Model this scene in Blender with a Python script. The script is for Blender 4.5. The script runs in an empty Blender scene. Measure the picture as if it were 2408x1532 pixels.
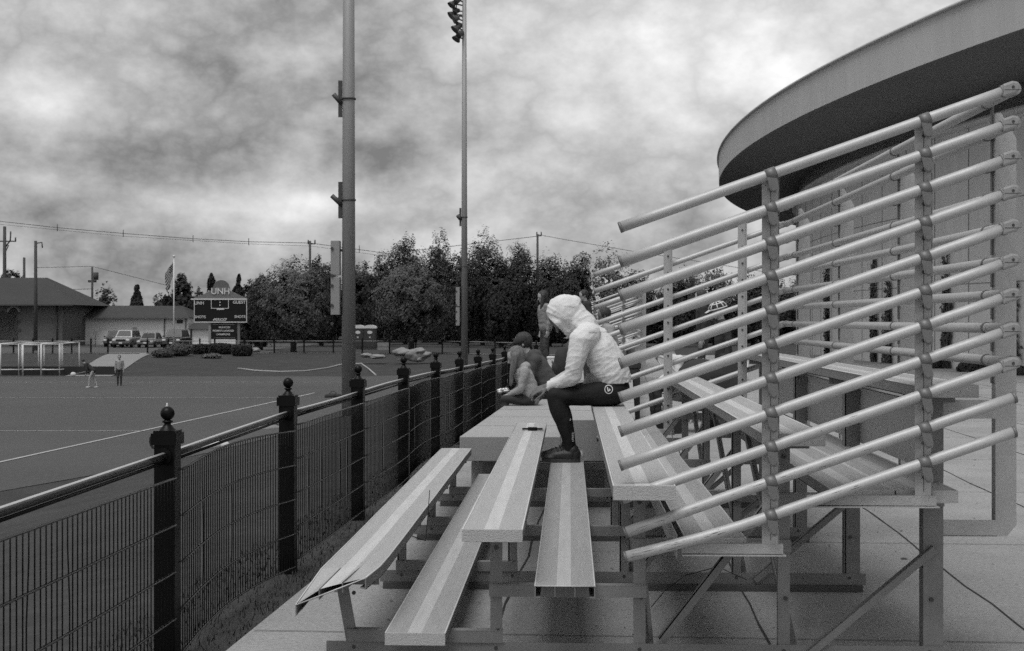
import bpy, bmesh, math, random
from mathutils import Vector, Matrix, noise
from mathutils.bvhtree import BVHTree
R = math.radians
scene = bpy.context.scene
C = scene.collection
random.seed(7)

# ------------------------------------------------------------------ camera
# World: +Y runs along the bleacher rows, X to the right, Z up, paved ground z = 0.
EYE = 1.5
YAW = math.atan((1340 - 1204) / 3344.0)
cam_d = bpy.data.cameras.new("camera")
cam = bpy.data.objects.new("camera", cam_d)
C.objects.link(cam)
cam.location = (0, 0, EYE)
cam.rotation_euler = (R(90), 0, YAW)
cam_d.sensor_width = 36.0
cam_d.lens = 50.0
cam_d.shift_y = -14 / 2408.0
cam_d.clip_start = 0.1
cam_d.clip_end = 6000
cam_d.dof.use_dof = True
cam_d.dof.focus_distance = 9.0
cam_d.dof.aperture_fstop = 11.0
scene.camera = cam
scene.view_settings.view_transform = 'Standard'
scene.view_settings.look = 'None'
scene.view_settings.exposure = 0.68
scene.view_settings.gamma = 1.0
scene.cycles.max_bounces = 6
scene.cycles.use_denoising = False
scene.cycles.use_adaptive_sampling = True
scene.cycles.adaptive_threshold = 0.018
scene.cycles.adaptive_min_samples = 24      # a little render noise stands in for the grain of fast film

def W(x, d, z=0.0):
    """metres right of / ahead of the viewpoint's straight-ahead line -> world."""
    c, s = math.cos(YAW), math.sin(YAW)
    return Vector((x * c - d * s, x * s + d * c, z))
def at(px, py, d):
    """a measured direction of the survey picture (2408 px wide) at distance d."""
    return W((px - 1204) / 3344.0 * d, d, EYE - (py - 752) / 3344.0 * d)

# ------------------------------------------------------------------ world sky
SUN_EL, SUN_AZ = R(66), R(205)      # azimuth clockwise from +Y
world = bpy.data.worlds.new("World")
scene.world = world
world.use_nodes = True
wn, wl = world.node_tree.nodes, world.node_tree.links
wn.clear()
def N(nodes, kind, **kw):
    n = nodes.new(kind)
    for k, v in kw.items():
        if k.startswith('i_'):
            n.inputs[k[2:].replace('_', ' ')].default_value = v
        else:
            setattr(n, k, v)
    return n
def M_(nodes, links, op, a, b=None, clamp=False):
    n = nodes.new('ShaderNodeMath'); n.operation = op; n.use_clamp = clamp
    for i, v in enumerate((a, b)):
        if v is None: continue
        if isinstance(v, (int, float)): n.inputs[i].default_value = v
        else: links.new(v, n.inputs[i])
    return n.outputs[0]
sky = N(wn, 'ShaderNodeTexSky', sky_type='NISHITA', sun_disc=False, sun_elevation=SUN_EL, sun_rotation=SUN_AZ)
bw = N(wn, 'ShaderNodeRGBToBW'); wl.new(sky.outputs[0], bw.inputs[0])
tc = N(wn, 'ShaderNodeTexCoord')
sep = N(wn, 'ShaderNodeSeparateXYZ'); wl.new(tc.outputs['Generated'], sep.inputs[0])
zc = M_(wn, wl, 'ADD', M_(wn, wl, 'MAXIMUM', sep.outputs[2], 0.0), 0.24)
px_ = M_(wn, wl, 'DIVIDE', sep.outputs[0], zc)
py_ = M_(wn, wl, 'DIVIDE', sep.outputs[1], zc)
comb = N(wn, 'ShaderNodeCombineXYZ'); wl.new(px_, comb.inputs[0]); wl.new(py_, comb.inputs[1])
comb.inputs[2].default_value = 3.7
def cloud(scale, detail, rough, dist, vec):
    n = N(wn, 'ShaderNodeTexNoise', i_Scale=scale, i_Detail=detail, i_Roughness=rough, i_Distortion=dist)
    wl.new(vec, n.inputs['Vector'])
    return n.outputs[0]
c1 = cloud(1.15, 8, 0.56, 0.5, comb.outputs[0])
c2 = cloud(3.2, 6, 0.6, 0.25, comb.outputs[0])
# a second set in plain direction space gives the billows low in the sky
mp = N(wn, 'ShaderNodeMapping'); mp.inputs['Scale'].default_value = (1, 1, 2.0); mp.inputs['Rotation'].default_value = (0, 0, R(20))
wl.new(tc.outputs['Generated'], mp.inputs[0])
c3 = cloud(4.2, 3, 0.5, 0.15, mp.outputs[0])
mp2 = N(wn, 'ShaderNodeMapping'); mp2.inputs['Scale'].default_value = (1, 1, 1.45); mp2.inputs['Location'].default_value = (3.1, .7, 0)
wl.new(tc.outputs['Generated'], mp2.inputs[0])
c4 = cloud(7.0, 10, 0.60, 0.0, mp2.outputs[0])
c5 = cloud(20.0, 8, 0.6, 0.0, mp2.outputs[0])
# billows: ridged noise gives rounded lobes with darker creases between them
rid = M_(wn, wl, 'ABSOLUTE', M_(wn, wl, 'SUBTRACT', c4, 0.5))
val = M_(wn, wl, 'MULTIPLY', M_(wn, wl, 'SUBTRACT', c1, 0.5), 0.12)
val = M_(wn, wl, 'ADD', val, M_(wn, wl, 'MULTIPLY', M_(wn, wl, 'SUBTRACT', c3, 0.5), 0.55))
val = M_(wn, wl, 'ADD', val, M_(wn, wl, 'MULTIPLY', M_(wn, wl, 'SUBTRACT', rid, 0.08), 1.5))
val = M_(wn, wl, 'ADD', val, M_(wn, wl, 'MULTIPLY', M_(wn, wl, 'SUBTRACT', c5, 0.5), 0.22))
val = M_(wn, wl, 'ADD', val, 0.43)
# large dark and bright cloud masses: direction (survey px), half sizes (px), amount
MASSES = [(560, 340, 430, 70, -.09), (60, 470, 130, 40, -.13), (180, 160, 260, 45, -.05), (300, 260, 260, 60, .09), (560, 110, 260, 60, .06), (20, 210, 90, 70, .14),
          (330, 20, 500, 60, .12), (660, 480, 200, 30, .16), (450, 480, 120, 30, .08), (740, 250, 130, 45, .12), (1000, 150, 300, 80, .10),
          (1450, 250, 260, 160, .10), (1900, 60, 500, 170, .27), (1000, 440, 240, 60, .08), (1250, 400, 200, 50, .02),
          (300, 640, 500, 60, -.06), (700, 640, 300, 40, -.04), (850, 300, 70, 130, -.10), (1290, 470, 200, 25, -.05), (1500, 560, 260, 50, .02)]
for (mx, my, sx, sy, amt) in MASSES:
    d = (at(mx, my, 100) - Vector((0, 0, EYE))).normalized()
    sub = N(wn, 'ShaderNodeVectorMath', operation='SUBTRACT'); wl.new(tc.outputs['Generated'], sub.inputs[0]); sub.inputs[1].default_value = d
    mul = N(wn, 'ShaderNodeVectorMath', operation='MULTIPLY'); wl.new(sub.outputs[0], mul.inputs[0])
    a, b = sx / 3344.0, sy / 3344.0
    mul.inputs[1].default_value = (1 / a, 1 / a, 1 / b)
    dot = N(wn, 'ShaderNodeVectorMath', operation='DOT_PRODUCT'); wl.new(mul.outputs[0], dot.inputs[0]); wl.new(mul.outputs[0], dot.inputs[1])
    g = M_(wn, wl, 'POWER', 2.718, M_(wn, wl, 'MULTIPLY', dot.outputs['Value'], -0.6))
    val = M_(wn, wl, 'ADD', val, M_(wn, wl, 'MULTIPLY', g, amt))
val = M_(wn, wl, 'ADD', M_(wn, wl, 'MULTIPLY', M_(wn, wl, 'SUBTRACT', val, 0.45), 1.12), 0.44)
val = M_(wn, wl, 'MAXIMUM', val, 0.16)
val = M_(wn, wl, 'MINIMUM', val, 0.86)
# added gain brightens the overcast behind the viewer, to fill camera-facing surfaces
back = M_(wn, wl, 'ADD', M_(wn, wl, 'MULTIPLY', M_(wn, wl, 'MAXIMUM', M_(wn, wl, 'SUBTRACT', 0.25, sep.outputs[1]), 0.0), 0.35), 1.0)
val = M_(wn, wl, 'MULTIPLY', M_(wn, wl, 'MULTIPLY', val, back), 7.4)
tot = M_(wn, wl, 'ADD', val, M_(wn, wl, 'MULTIPLY', bw.outputs[0], 0.03))
bg = N(wn, 'ShaderNodeBackground'); bg.inputs['Strength'].default_value = 0.1
wl.new(tot, bg.inputs[0])
wo = N(wn, 'ShaderNodeOutputWorld'); wl.new(bg.outputs[0], wo.inputs[0])

sl = bpy.data.lights.new("sun", 'SUN'); so = bpy.data.objects.new("sun", sl); C.objects.link(so)
sl.energy = 1.5; sl.angle = R(35); sl.color = (1, 1, 1)
sd = Vector((math.sin(SUN_AZ) * math.cos(SUN_EL), math.cos(SUN_AZ) * math.cos(SUN_EL), math.sin(SUN_EL)))
so.rotation_euler = sd.to_track_quat('Z', 'Y').to_euler(); so.location = sd * 60

# ------------------------------------------------------------------ materials
def mat(name, v, rough=0.7, metal=0.0, var=0.15, scale=6.0, bump=0.0, bscale=40.0, stretch=None, spec=0.5, spots=0.0, sscale=60.0, det=6):
    m = bpy.data.materials.new(name); m.use_nodes = True
    nt = m.node_tree; n = nt.nodes; l = nt.links
    b = n['Principled BSDF']
    b.inputs['Roughness'].default_value = rough
    b.inputs['Metallic'].default_value = metal
    b.inputs['Specular IOR Level'].default_value = spec
    b.inputs['Base Color'].default_value = (v, v, v, 1)
    t = n.new('ShaderNodeTexCoord'); vec = t.outputs['Object']
    if stretch:
        mpn = n.new('ShaderNodeMapping'); mpn.inputs['Scale'].default_value = stretch
        l.new(vec, mpn.inputs[0]); vec = mpn.outputs[0]
    if var:
        ns = N(n, 'ShaderNodeTexNoise', i_Scale=scale, i_Detail=det, i_Roughness=0.6); l.new(vec, ns.inputs[0])
        f = M_(n, l, 'ADD', M_(n, l, 'MULTIPLY', M_(n, l, 'SUBTRACT', ns.outputs[0], 0.5), 2.6 * var), 1.0)
        if spots:
            n2 = N(n, 'ShaderNodeTexNoise', i_Scale=sscale, i_Detail=3, i_Roughness=0.7); l.new(vec, n2.inputs[0])
            f = M_(n, l, 'MULTIPLY', f, M_(n, l, 'ADD', M_(n, l, 'MULTIPLY', M_(n, l, 'SUBTRACT', n2.outputs[0], 0.5), 2.6 * spots), 1.0))
        f = M_(n, l, 'MULTIPLY', f, v)
        cc = n.new('ShaderNodeCombineColor')
        for i in range(3): l.new(f, cc.inputs[i])
        l.new(cc.outputs[0], b.inputs['Base Color'])
    if bump:
        n3 = N(n, 'ShaderNodeTexNoise', i_Scale=bscale, i_Detail=4, i_Roughness=0.6); l.new(vec, n3.inputs[0])
        bp = n.new('ShaderNodeBump'); bp.inputs['Strength'].default_value = bump; bp.inputs['Distance'].default_value = 0.02
        l.new(n3.outputs[0], bp.inputs['Height']); l.new(bp.outputs[0], b.inputs['Normal'])
    return m
ALU = mat('aluminium_tube', 0.40, 0.50, 0.18, 0.10, 30, stretch=(1, 1, 1), spots=0.10, sscale=220)
ALU_D = mat('aluminium_frame', 0.18, 0.55, 0.25, 0.22, 9, spots=0.12, sscale=90)
GRIP = mat('plank_grip', 0.36, 0.60, 0.15, 0.12, 5, stretch=(6, .5, 6), spots=0.20, sscale=90, bump=.35, bscale=26)
SMOOTHP = mat('plank_worn', 0.50, 0.50, 0.15, 0.18, 4, stretch=(6, .6, 6), spots=0.10, sscale=140)
GRIP_F = mat('footboard_grip', 0.30, 0.65, 0.15, 0.16, 5, stretch=(6, .6, 6), spots=0.20, sscale=90, bump=.35, bscale=26)
SMOOTH_F = mat('footboard_worn', 0.42, 0.5, 0.15, 0.18, 4, stretch=(6, .6, 6), spots=0.12, sscale=140)
STRAP = mat('clamp_steel', 0.16, 0.55, 0.4, 0.15, 30)
POSTM = mat('guard_post_metal', 0.38, 0.5, 0.3, 0.15, 9, spots=0.12, sscale=90)
BOLT = mat('bolt_dark', 0.06, 0.5, 0.5, 0.1, 30)
CAPM = mat('elbow_casting', 0.28, 0.5, 0.3, 0.12, 20)
BLACK = mat('black_powder_coat', 0.004, 0.38, 0.0, 0.25, 12, spec=0.16)
WIRE = mat('fence_wire', 0.02, 0.35, 0.0, 0.25, 12, spec=0.6)
RAIL_GLINT = mat('rail_top_highlight', 0.50, 0.35, 0.3, 0.2, 40)  # pale colour painting the highlight along the fence rail's top
RAILTOP = mat('dark_rail', 0.02, 0.30, 0.1, 0.35, 25, spots=.3, sscale=60)
WOOD = mat('dark_sleeper_wood', 0.07, 0.85, 0, 0.35, 4, stretch=(1, 8, 8))
CONC = mat('concrete_paving', 0.27, 0.9, 0, 0.32, 0.9, bump=0.4, bscale=70, spots=0.38, sscale=38, det=10)
JOINT = mat('joint_filler', 0.03, 0.95, 0, 0.3, 8)
GRASS = mat('lawn', 0.052, 0.95, 0, 0.30, 0.8, bump=0.6, bscale=25, spots=0.35, sscale=9, spec=0.1, det=8)
TURF = mat('turf', 0.074, 0.9, 0, 0.22, 0.10, spots=0.2, sscale=6, spec=0.2)
WHITE = mat('white_paint', 0.55, 0.6, 0, 0.08, 4)
LINE = mat('turf_line', 0.38, 0.8, 0, 0.25, 2)
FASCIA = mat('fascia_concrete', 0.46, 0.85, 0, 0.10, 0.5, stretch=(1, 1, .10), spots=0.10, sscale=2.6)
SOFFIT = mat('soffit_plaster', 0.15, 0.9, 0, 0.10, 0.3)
WALLM = mat('wall_panels', 0.60, 0.9, 0, 0.16, 0.35, stretch=(1, 1, .3), spots=0.12, sscale=3)
CLER = mat('clerestory', 0.12, 0.5, 0, 0.2, 0.5)
BRICK = mat('brick', 0.10, 0.9, 0, 0.30, 0.7, spots=0.3, sscale=5)
ROOF = mat('roof_shingle', 0.035, 0.9, 0, 0.20, 0.5, spots=0.2, sscale=4)
RENDER = mat('white_render', 0.78, 0.8, 0, 0.07, 0.3)
GLASS = mat('dark_glass', 0.02, 0.25, 0, 0, spec=.25)
LEAF = mat('leaf_dark', 0.042, 0.8, 0, 0.5, 0.25, spots=0.35, sscale=1.5, spec=0.15)
LEAF2 = mat('leaf_mid', 0.095, 0.8, 0, 0.5, 0.3, spots=0.35, sscale=1.5, spec=0.15)
LEAF3 = mat('leaf_pale', 0.11, 0.8, 0, 0.45, 0.3, spots=0.3, sscale=2, spec=0.15)
BARK = mat('bark', 0.05, 0.95, 0, 0.3, 3)
POLEM = mat('galvanised_pole', 0.26, 0.6, 0.2, 0.10, 1.5, stretch=(1, 1, .3))
UTIL = mat('utility_pole_wood', 0.05, 0.9, 0, 0.3, 2)
LAMPM = mat('lamp_housing', 0.05, 0.6, 0.1, 0.3, 2)
BOARD = mat('scoreboard_face', 0.016, 0.9, 0, 0.15, 1, spec=.1)
TEXTM = mat('sign_white', 0.55, 0.6, 0, 0.1, 3)
SIGNG = mat('sign_grey', 0.14, 0.6, 0, 0.1, 1)
RUBBER = mat('rubber', 0.012, 0.8, 0, 0.2, 10)
ROCK = mat('boulder', 0.20, 0.9, 0, 0.3, 1.2, bump=0.4, bscale=4)
SKIN_D = mat('skin_dark', 0.12, 0.5, 0, 0.1, 20)
SKIN_L = mat('skin_light', 0.32, 0.5, 0, 0.08, 20)
HAIR = mat('hair_dark', 0.022, 0.6, 0, 0.5, 30, stretch=(1, 1, .15), bump=.5, bscale=60)
HAIR_B = mat('hair_brown', 0.11, 0.6, 0, 0.6, 40, stretch=(1, 1, .12), bump=.5, bscale=60)
DENIM = mat('denim', 0.045, 0.9, 0, 0.25, 12)
CLOTH_G = mat('grey_cloth', 0.20, 0.95, 0, 0.15, 10, bump=.3, bscale=30)
CLOTH_M = mat('fleece', 0.27, 0.95, 0, 0.18, 14, bump=.35, bscale=30)
CLOTH_D = mat('dark_cloth', 0.026, 0.9, 0, 0.25, 10)
CLOTH_W = mat('white_cloth', 0.55, 0.9, 0, 0.10, 10)
PANTS = mat('black_tracksuit', 0.010, 0.75, 0, 0.25, 9, bump=.3, bscale=18, spec=0.25)
SHOE = mat('black_trainer', 0.014, 0.55, 0, 0.3, 25, bump=.3, bscale=50)
def wrinkled(name, v):
    m = mat(name, v, 0.95, 0, 0.06, 12)
    nt = m.node_tree; n = nt.nodes; l = nt.links; b = n['Principled BSDF']
    t = n.new('ShaderNodeTexCoord')
    mp1 = n.new('ShaderNodeMapping'); mp1.inputs['Rotation'].default_value = (0, R(-25), 0); mp1.inputs['Scale'].default_value = (3.0, 4.0, 17)
    l.new(t.outputs['Object'], mp1.inputs[0])
    a = N(n, 'ShaderNodeTexNoise', i_Scale=1.0, i_Detail=2, i_Distortion=0.7); l.new(mp1.outputs[0], a.inputs[0])
    c = N(n, 'ShaderNodeTexNoise', i_Scale=140, i_Detail=2); l.new(t.outputs['Object'], c.inputs[0])
    bp = n.new('ShaderNodeBump'); bp.inputs['Strength'].default_value = 0.24; bp.inputs['Distance'].default_value = 0.03
    l.new(a.outputs[0], bp.inputs['Height'])
    bp2 = n.new('ShaderNodeBump'); bp2.inputs['Strength'].default_value = 0.08; bp2.inputs['Distance'].default_value = 0.002
    l.new(c.outputs[0], bp2.inputs['Height']); l.new(bp.outputs[0], bp2.inputs['Normal'])
    l.new(bp2.outputs[0], b.inputs['Normal'])
    return m
HOODIE = wrinkled('white_jersey', 0.60)

# ------------------------------------------------------------------ builders
class MB:
    def __init__(s): s.v = []; s.f = []; s.m = []; s.sm = []
    def add(s, vs, fs, mi=0, smooth=False):
        o = len(s.v); s.v += [tuple(v) for v in vs]
        for f in fs: s.f.append(tuple(i + o for i in f)); s.m.append(mi); s.sm.append(smooth)
    def box(s, c, d, rot=None, mi=0):
        x, y, z = (k / 2 for k in d)
        vs = [Vector((a * x, b * y, e * z)) for e in (-1, 1) for b in (-1, 1) for a in (-1, 1)]
        if rot: vs = [rot @ v for v in vs]
        c = Vector(c); vs = [v + c for v in vs]
        s.add(vs, [(0, 2, 3, 1), (4, 5, 7, 6), (0, 1, 5, 4), (2, 6, 7, 3), (0, 4, 6, 2), (1, 3, 7, 5)], mi); return s
    def bx(s, x0, x1, y0, y1, z0, z1, mi=0):
        return s.box(((x0 + x1) / 2, (y0 + y1) / 2, (z0 + z1) / 2), (abs(x1 - x0), abs(y1 - y0), abs(z1 - z0)), mi=mi)
    def tube(s, pts, r, n=12, caps=True, mi=0, smooth=True):
        pts = [Vector(p) for p in pts]; k = len(pts)
        rr = r if isinstance(r, (list, tuple)) else [r] * k
        rings = []; prev = None
        for i, p in enumerate(pts):
            if i == 0: t = pts[1] - p
            elif i == k - 1: t = p - pts[i - 1]
            else: t = (pts[i + 1] - p).normalized() + (p - pts[i - 1]).normalized()
            t.normalize()
            if prev is None:
                a = Vector((0, 0, 1)) if abs(t.z) < .9 else Vector((1, 0, 0))
                u = t.cross(a).normalized()
            else:
                u = prev - t * prev.dot(t); u.normalize()
            prev = u; w = t.cross(u)
            rings.append([p + (u * math.cos(2 * math.pi * j / n) + w * math.sin(2 * math.pi * j / n)) * rr[i] for j in range(n)])
        o = len(s.v)
        for rg in rings: s.v += [tuple(v) for v in rg]
        for i in range(k - 1):
            for j in range(n):
                a = o + i * n + j; b = o + i * n + (j + 1) % n
                s.f.append((a, b, b + n, a + n)); s.m.append(mi); s.sm.append(smooth)
        if caps:
            s.f.append(tuple(o + j for j in range(n))[::-1]); s.m.append(mi); s.sm.append(False)
            s.f.append(tuple(o + (k - 1) * n + j for j in range(n))); s.m.append(mi); s.sm.append(False)
        return s
    def lathe(s, c, prof, n=20, mi=0):
        c = Vector(c); o = len(s.v)
        for (r, z) in prof:
            for j in range(n):
                a = 2 * math.pi * j / n; s.v.append((c.x + r * math.cos(a), c.y + r * math.sin(a), c.z + z))
        for i in range(len(prof) - 1):
            for j in range(n):
                a = o + i * n + j; b = o + i * n + (j + 1) % n
                s.f.append((a, b, b + n, a + n)); s.m.append(mi); s.sm.append(True)
        return s
    def prism(s, poly, a, b, mi=0):
        """poly: list of 3-D points of one end; extruded by vector b-a"""
        d = Vector(b) - Vector(a); k = len(poly)
        vs = [Vector(p) for p in poly] + [Vector(p) + d for p in poly]
        fs = [tuple(range(k))[::-1], tuple(range(k, 2 * k))] + [(i, (i + 1) % k, (i + 1) % k + k, i + k) for i in range(k)]
        s.add(vs, fs, mi); return s
    def ball(s, c, r, n=16, mi=0):
        if not isinstance(r, (tuple, list)): r = (r, r, r)
        c = Vector(c); o = len(s.v); m = n // 2
        for i in range(m + 1):
            ph = math.pi * i / m
            for j in range(n):
                a = 2 * math.pi * j / n
                s.v.append((c.x + r[0] * math.sin(ph) * math.cos(a), c.y + r[1] * math.sin(ph) * math.sin(a), c.z + r[2] * math.cos(ph)))
        for i in range(m):
            for j in range(n):
                a = o + i * n + j; b = o + i * n + (j + 1) % n
                s.f.append((a, a + n, b + n, b)); s.m.append(mi); s.sm.append(True)
        return s
    def build(s, name, mats, parent=None, bevel=0, loc=None):
        me = bpy.data.meshes.new(name); me.from_pydata(s.v, [], s.f); 
        if not isinstance(mats, (list, tuple)): mats = [mats]
        for m in mats: me.materials.append(m)
        me.polygons.foreach_set('material_index', s.m)
        me.polygons.foreach_set('use_smooth', s.sm)
        me.validate(); me.update()
        if bevel:
            bm = bmesh.new(); bm.from_mesh(me)
            bmesh.ops.remove_doubles(bm, verts=bm.verts, dist=1e-5)
            es = [e for e in bm.edges if len(e.link_faces) == 2 and e.calc_face_angle(0) > R(40)]
            bmesh.ops.bevel(bm, geom=es, offset=bevel, segments=2, affect='EDGES', profile=.6)
            bm.to_mesh(me); bm.free()
        o = bpy.data.objects.new(name, me); C.objects.link(o)
        if parent: o.parent = parent
        if loc is not None: o.location = loc
        return o
def tag(o, label=None, cat=None, group=None, kind=None):
    if label: o['label'] = label
    if cat: o['category'] = cat
    if group: o['group'] = group
    if kind: o['kind'] = kind
    return o
def empty(name, label, cat, loc=(0, 0, 0), rz=0, group=None):
    o = bpy.data.objects.new(name, None); C.objects.link(o); o.empty_display_size = .1
    o.location = loc; o.rotation_euler = (0, 0, rz)
    return tag(o, label, cat, group)
def kids(o): return list(o.children)
def copy_tree(o, parent=None, chm=None):
    c = o.copy(); C.objects.link(c)
    c.parent = parent
    for ch in (chm or CH).get(o.name, []): copy_tree(ch, c, chm)
    return c
def childmap():
    d = {}
    for o in bpy.data.objects:
        if o.parent: d.setdefault(o.parent.name, []).append(o)
    return d
CH = {}

# ------------------------------------------------------------------ ground
FD = (1460 - 1204) / 3344.0               # the fence runs this much to the right per metre ahead
def fence_x(d): return -1.63 + FD * (d - 6.73)
def sst(a, b, x):
    t = max(0, min(1, (x - a) / (b - a))); return t * t * (3 - 2 * t)
def ground_z(x, d):
    left = fence_x(min(d, 60)) - x
    lp = -2.0 + 0.75 * sst(87, 113, d) if d < 113 else -1.25 - .05 * sst(113, 150, d)
    near = -0.135 - 0.065 * sst(10, 30, d)
    rp = near + (-1.2) * sst(45, 110, d)
    s = sst(0.3, 9.5, left)
    return rp * (1 - s) + lp * s
def axis(vals):
    out = []
    for a, b, st in vals:
        k = max(1, int(round((b - a) / st)))
        out += [a + (b - a) * i / k for i in range(k)]
    out.append(vals[-1][1]); return out
xs = axis([(-3000, -400, 650), (-400, -80, 20), (-80, -20, 3), (-20, 4, 0.5), (4, 30, 3), (30, 400, 30), (400, 3000, 650)])
ds = axis([(-3000, -200, 700), (-200, -4, 14), (-4, 20, 0.6), (20, 84, 2.0), (84, 118, 1.0), (118, 260, 8), (260, 600, 60), (600, 4000, 850)])
mb = MB(); nx = len(xs)
for d in ds:
    for x in xs: mb.v.append(tuple(W(x, d, ground_z(x, d))))
for j in range(len(ds) - 1):
    for i in range(nx - 1):
        mb.f.append((j * nx + i, j * nx + i + 1, (j + 1) * nx + i + 1, (j + 1) * nx + i)); mb.m.append(0); mb.sm.append(True)
tag(mb.build('ground', GRASS), kind='structure')

def sheet(name, pts, m, lift=0.0, drape=False, kind='structure', thick=0.0):
    mb = MB(); vs = [W(x, d, (ground_z(x, d) if drape else 0) + lift) for x, d in pts]
    if thick: mb.prism([v for v in vs], (0, 0, 0), (0, 0, -thick))
    else: mb.add(vs, [tuple(range(len(vs)))])
    return tag(mb.build(name, m), kind=kind)
# paving
pe = [(-1.42 + .086 * (d - 5), d) for d in (-30, 5, 12, 20, 40, 60)]
pave = [(x, d) for x, d in pe] + [(60, 60), (60, -30)]
sheet('pavement', pave, CONC, 0.0, thick=0.12)
mbj = MB()
JD = (1455 - 1204) / 3344.0
def strip(mb, p, q, w, z):
    a = Vector((q[0] - p[0], q[1] - p[1])); a.normalize(); n = Vector((-a.y, a.x)) * w / 2
    mb.add([W(p[0] - n.x, p[1] - n.y, z), W(q[0] - n.x, q[1] - n.y, z), W(q[0] + n.x, q[1] + n.y, z), W(p[0] + n.x, p[1] + n.y, z)], [(0, 1, 2, 3)])
for k in range(-1, 22):
    x9 = 0.12 + 1.27 * k
    prev = None
    d = 2.0
    wig = random.random() * 10
    while d < 58:
        x = x9 + JD * (d - 9.4) + 0.010 * math.sin(d * 2.1 + wig) + .006 * math.sin(d * 7 + wig)
        if x > -1.4 + .086 * (d - 5) and prev: strip(mbj, prev, (x, d), 0.009 + .005 * random.random(), 0.004)
        prev = (x, d); d += 0.5
for d9 in (3.9, 6.85, 9.78, 12.7, 15.6, 18.5, 21.5, 24.4, 27.3, 33, 39, 45):
    strip(mbj, (-1.40 + .086 * (d9 - 5), d9), (30, d9 - 30 * JD), 0.008, 0.0045)
tag(mbj.build('pavement_joints', JOINT), kind='structure')
# small leaf litter and stones on the paving
mbl = MB()
for i in range(520):
    d = random.uniform(5.5, 16); x = random.uniform(-1.0, 6.5)
    if x < -1.3 + .086 * (d - 5): continue
    r = random.uniform(.003, .012) if random.random() < .93 else random.uniform(.012, .022); a = random.random() * 6
    k = random.randint(3, 6)
    mbl.add([W(x + r * math.cos(a + t * 6.28 / k) * random.uniform(.5, 1.4), d + r * math.sin(a + t * 6.28 / k), .003 + random.uniform(.002, .006)) for t in range(k)], [tuple(range(k))])
tag(mbl.build('leaf_litter', mat('litter', .05, .9)), 'dark specks of leaf litter scattered over the paving', 'litter', kind='stuff')
mbw = MB()
for i in range(14000):
    d = 3.6 + 22 * random.random() ** 1.6; x0, x1 = fence_x(d) - .5, -1.40 + .086 * (d - 5) + .02
    x = x0 + (x1 - x0) * random.random(); h = random.uniform(.012, .05); w = .004; a = random.random() * 6.28; l = random.uniform(-.03, .03)
    p = W(x, d, ground_z(x, d) - .004); u = Vector((math.cos(a), math.sin(a), 0)) * w; t = Vector((-u.y, u.x, 0)).normalized() * l + Vector((0, 0, h))
    mbw.add([p - u, p + u, p + t * .6 + u * .7, p + t, p + t * .6 - u * .7], [(0, 1, 2, 3, 4)])
tag(mbw.build('grass', mat('grass_blade', .055, .8, 0, .5, 8)), 'rough grass along the foot of the fence', 'grass', kind='stuff')
# turf field, draped slab at the sunken level
def draped(name, x0f, x1f, d0, d1, m, lift, nd=40, nxx=6):
    mb = MB(); 
    for j in range(nd + 1):
        d = d0 + (d1 - d0) * j / nd
        for i in range(nxx + 1):
            t = i / nxx; x = x0f(d) * (1 - t) + x1f(d) * t
            mb.v.append(tuple(W(x, d, ground_z(x, d) + lift)))
    w = nxx + 1
    for j in range(nd):
        for i in range(nxx):
            mb.f.append((j * w + i, j * w + i + 1, (j + 1) * w + i + 1, (j + 1) * w + i)); mb.m.append(0); mb.sm.append(True)
    return tag(mb.build(name, m), kind='structure')
draped('field', lambda d: -120, lambda d: min(-10.4 + .33 * (d - 28.9), -6.0) if d < 45 else -6.0 + .01 * d, 10, 87.2, TURF, 0.012, 60, 30)
def fl(p, d, g=3.5): return ((p - 1204) / 3344.0 * d, d)
mbf = MB()
def fline(p, q, w):
    k = 12
    for i in range(k):
        a = [p[j] + (q[j] - p[j]) * i / k for j in (0, 1)]; b = [p[j] + (q[j] - p[j]) * (i + 1) / k for j in (0, 1)]
        strip(mbf, a, b, w, -2.0 + .026)
fline((-13.1, 28.5), (-9.35, 67.5), 0.11)
fline((-40, 44.6), (-11.5, 44.4), 0.08)
fline((-60, 63.5), (-10.0, 63.3), 0.07)
fline((-60, 79), (-9, 79), 0.07)
tag(mbf.build('field_lines', LINE), kind='structure')
# concrete path up to the car park, car park, kerb
def px2(x, y, g): 
    d = 3344.0 * g / (y - 752); return ((x - 1204) / 3344.0 * d, d)
mbp = MB(); 
for j in range(16):
    d0 = 87.3 + (113 - 87.3) * j / 16; d1 = 87.3 + (113 - 87.3) * (j + 1) / 16
    def edge(d):
        t = (d - 87.3) / 25.7
        xl = (150 + 106 * t ** .8 - 1204) / 3344 * d; xr = (262 + 94 * t ** .9 - 1204) / 3344 * d
        return xl, xr
    (a, b), (c, e) = edge(d0), edge(d1)
    mbp.add([W(a, d0, ground_z(a, d0) + .03), W(b, d0, ground_z(b, d0) + .03), W(e, d1, ground_z(e, d1) + .03), W(c, d1, ground_z(c, d1) + .03)], [(0, 1, 2, 3)])
PATHM = mat('pale_path', .20, .9, 0, .1, .3)
tag(mbp.build('path', PATHM), kind='structure')
draped('car_park', lambda d: -120, lambda d: -22 if d > 125 else -20, 116.5, 165, mat('asphalt', .06, .9, 0, .15, .3, spots=.15, sscale=8), 0.015, 20, 10)
draped('kerb', lambda d: -60, lambda d: 8, 114.2, 115.0, WHITE.copy() if False else mat('kerb_concrete', .30, .9, 0, .2, .3), 0.05, 1, 40)
draped('walkway', lambda d: -60, lambda d: 8, 115.1, 116.4, mat('walkway_concrete', .16, .9, 0, .1, .3), 0.03, 1, 30)
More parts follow.
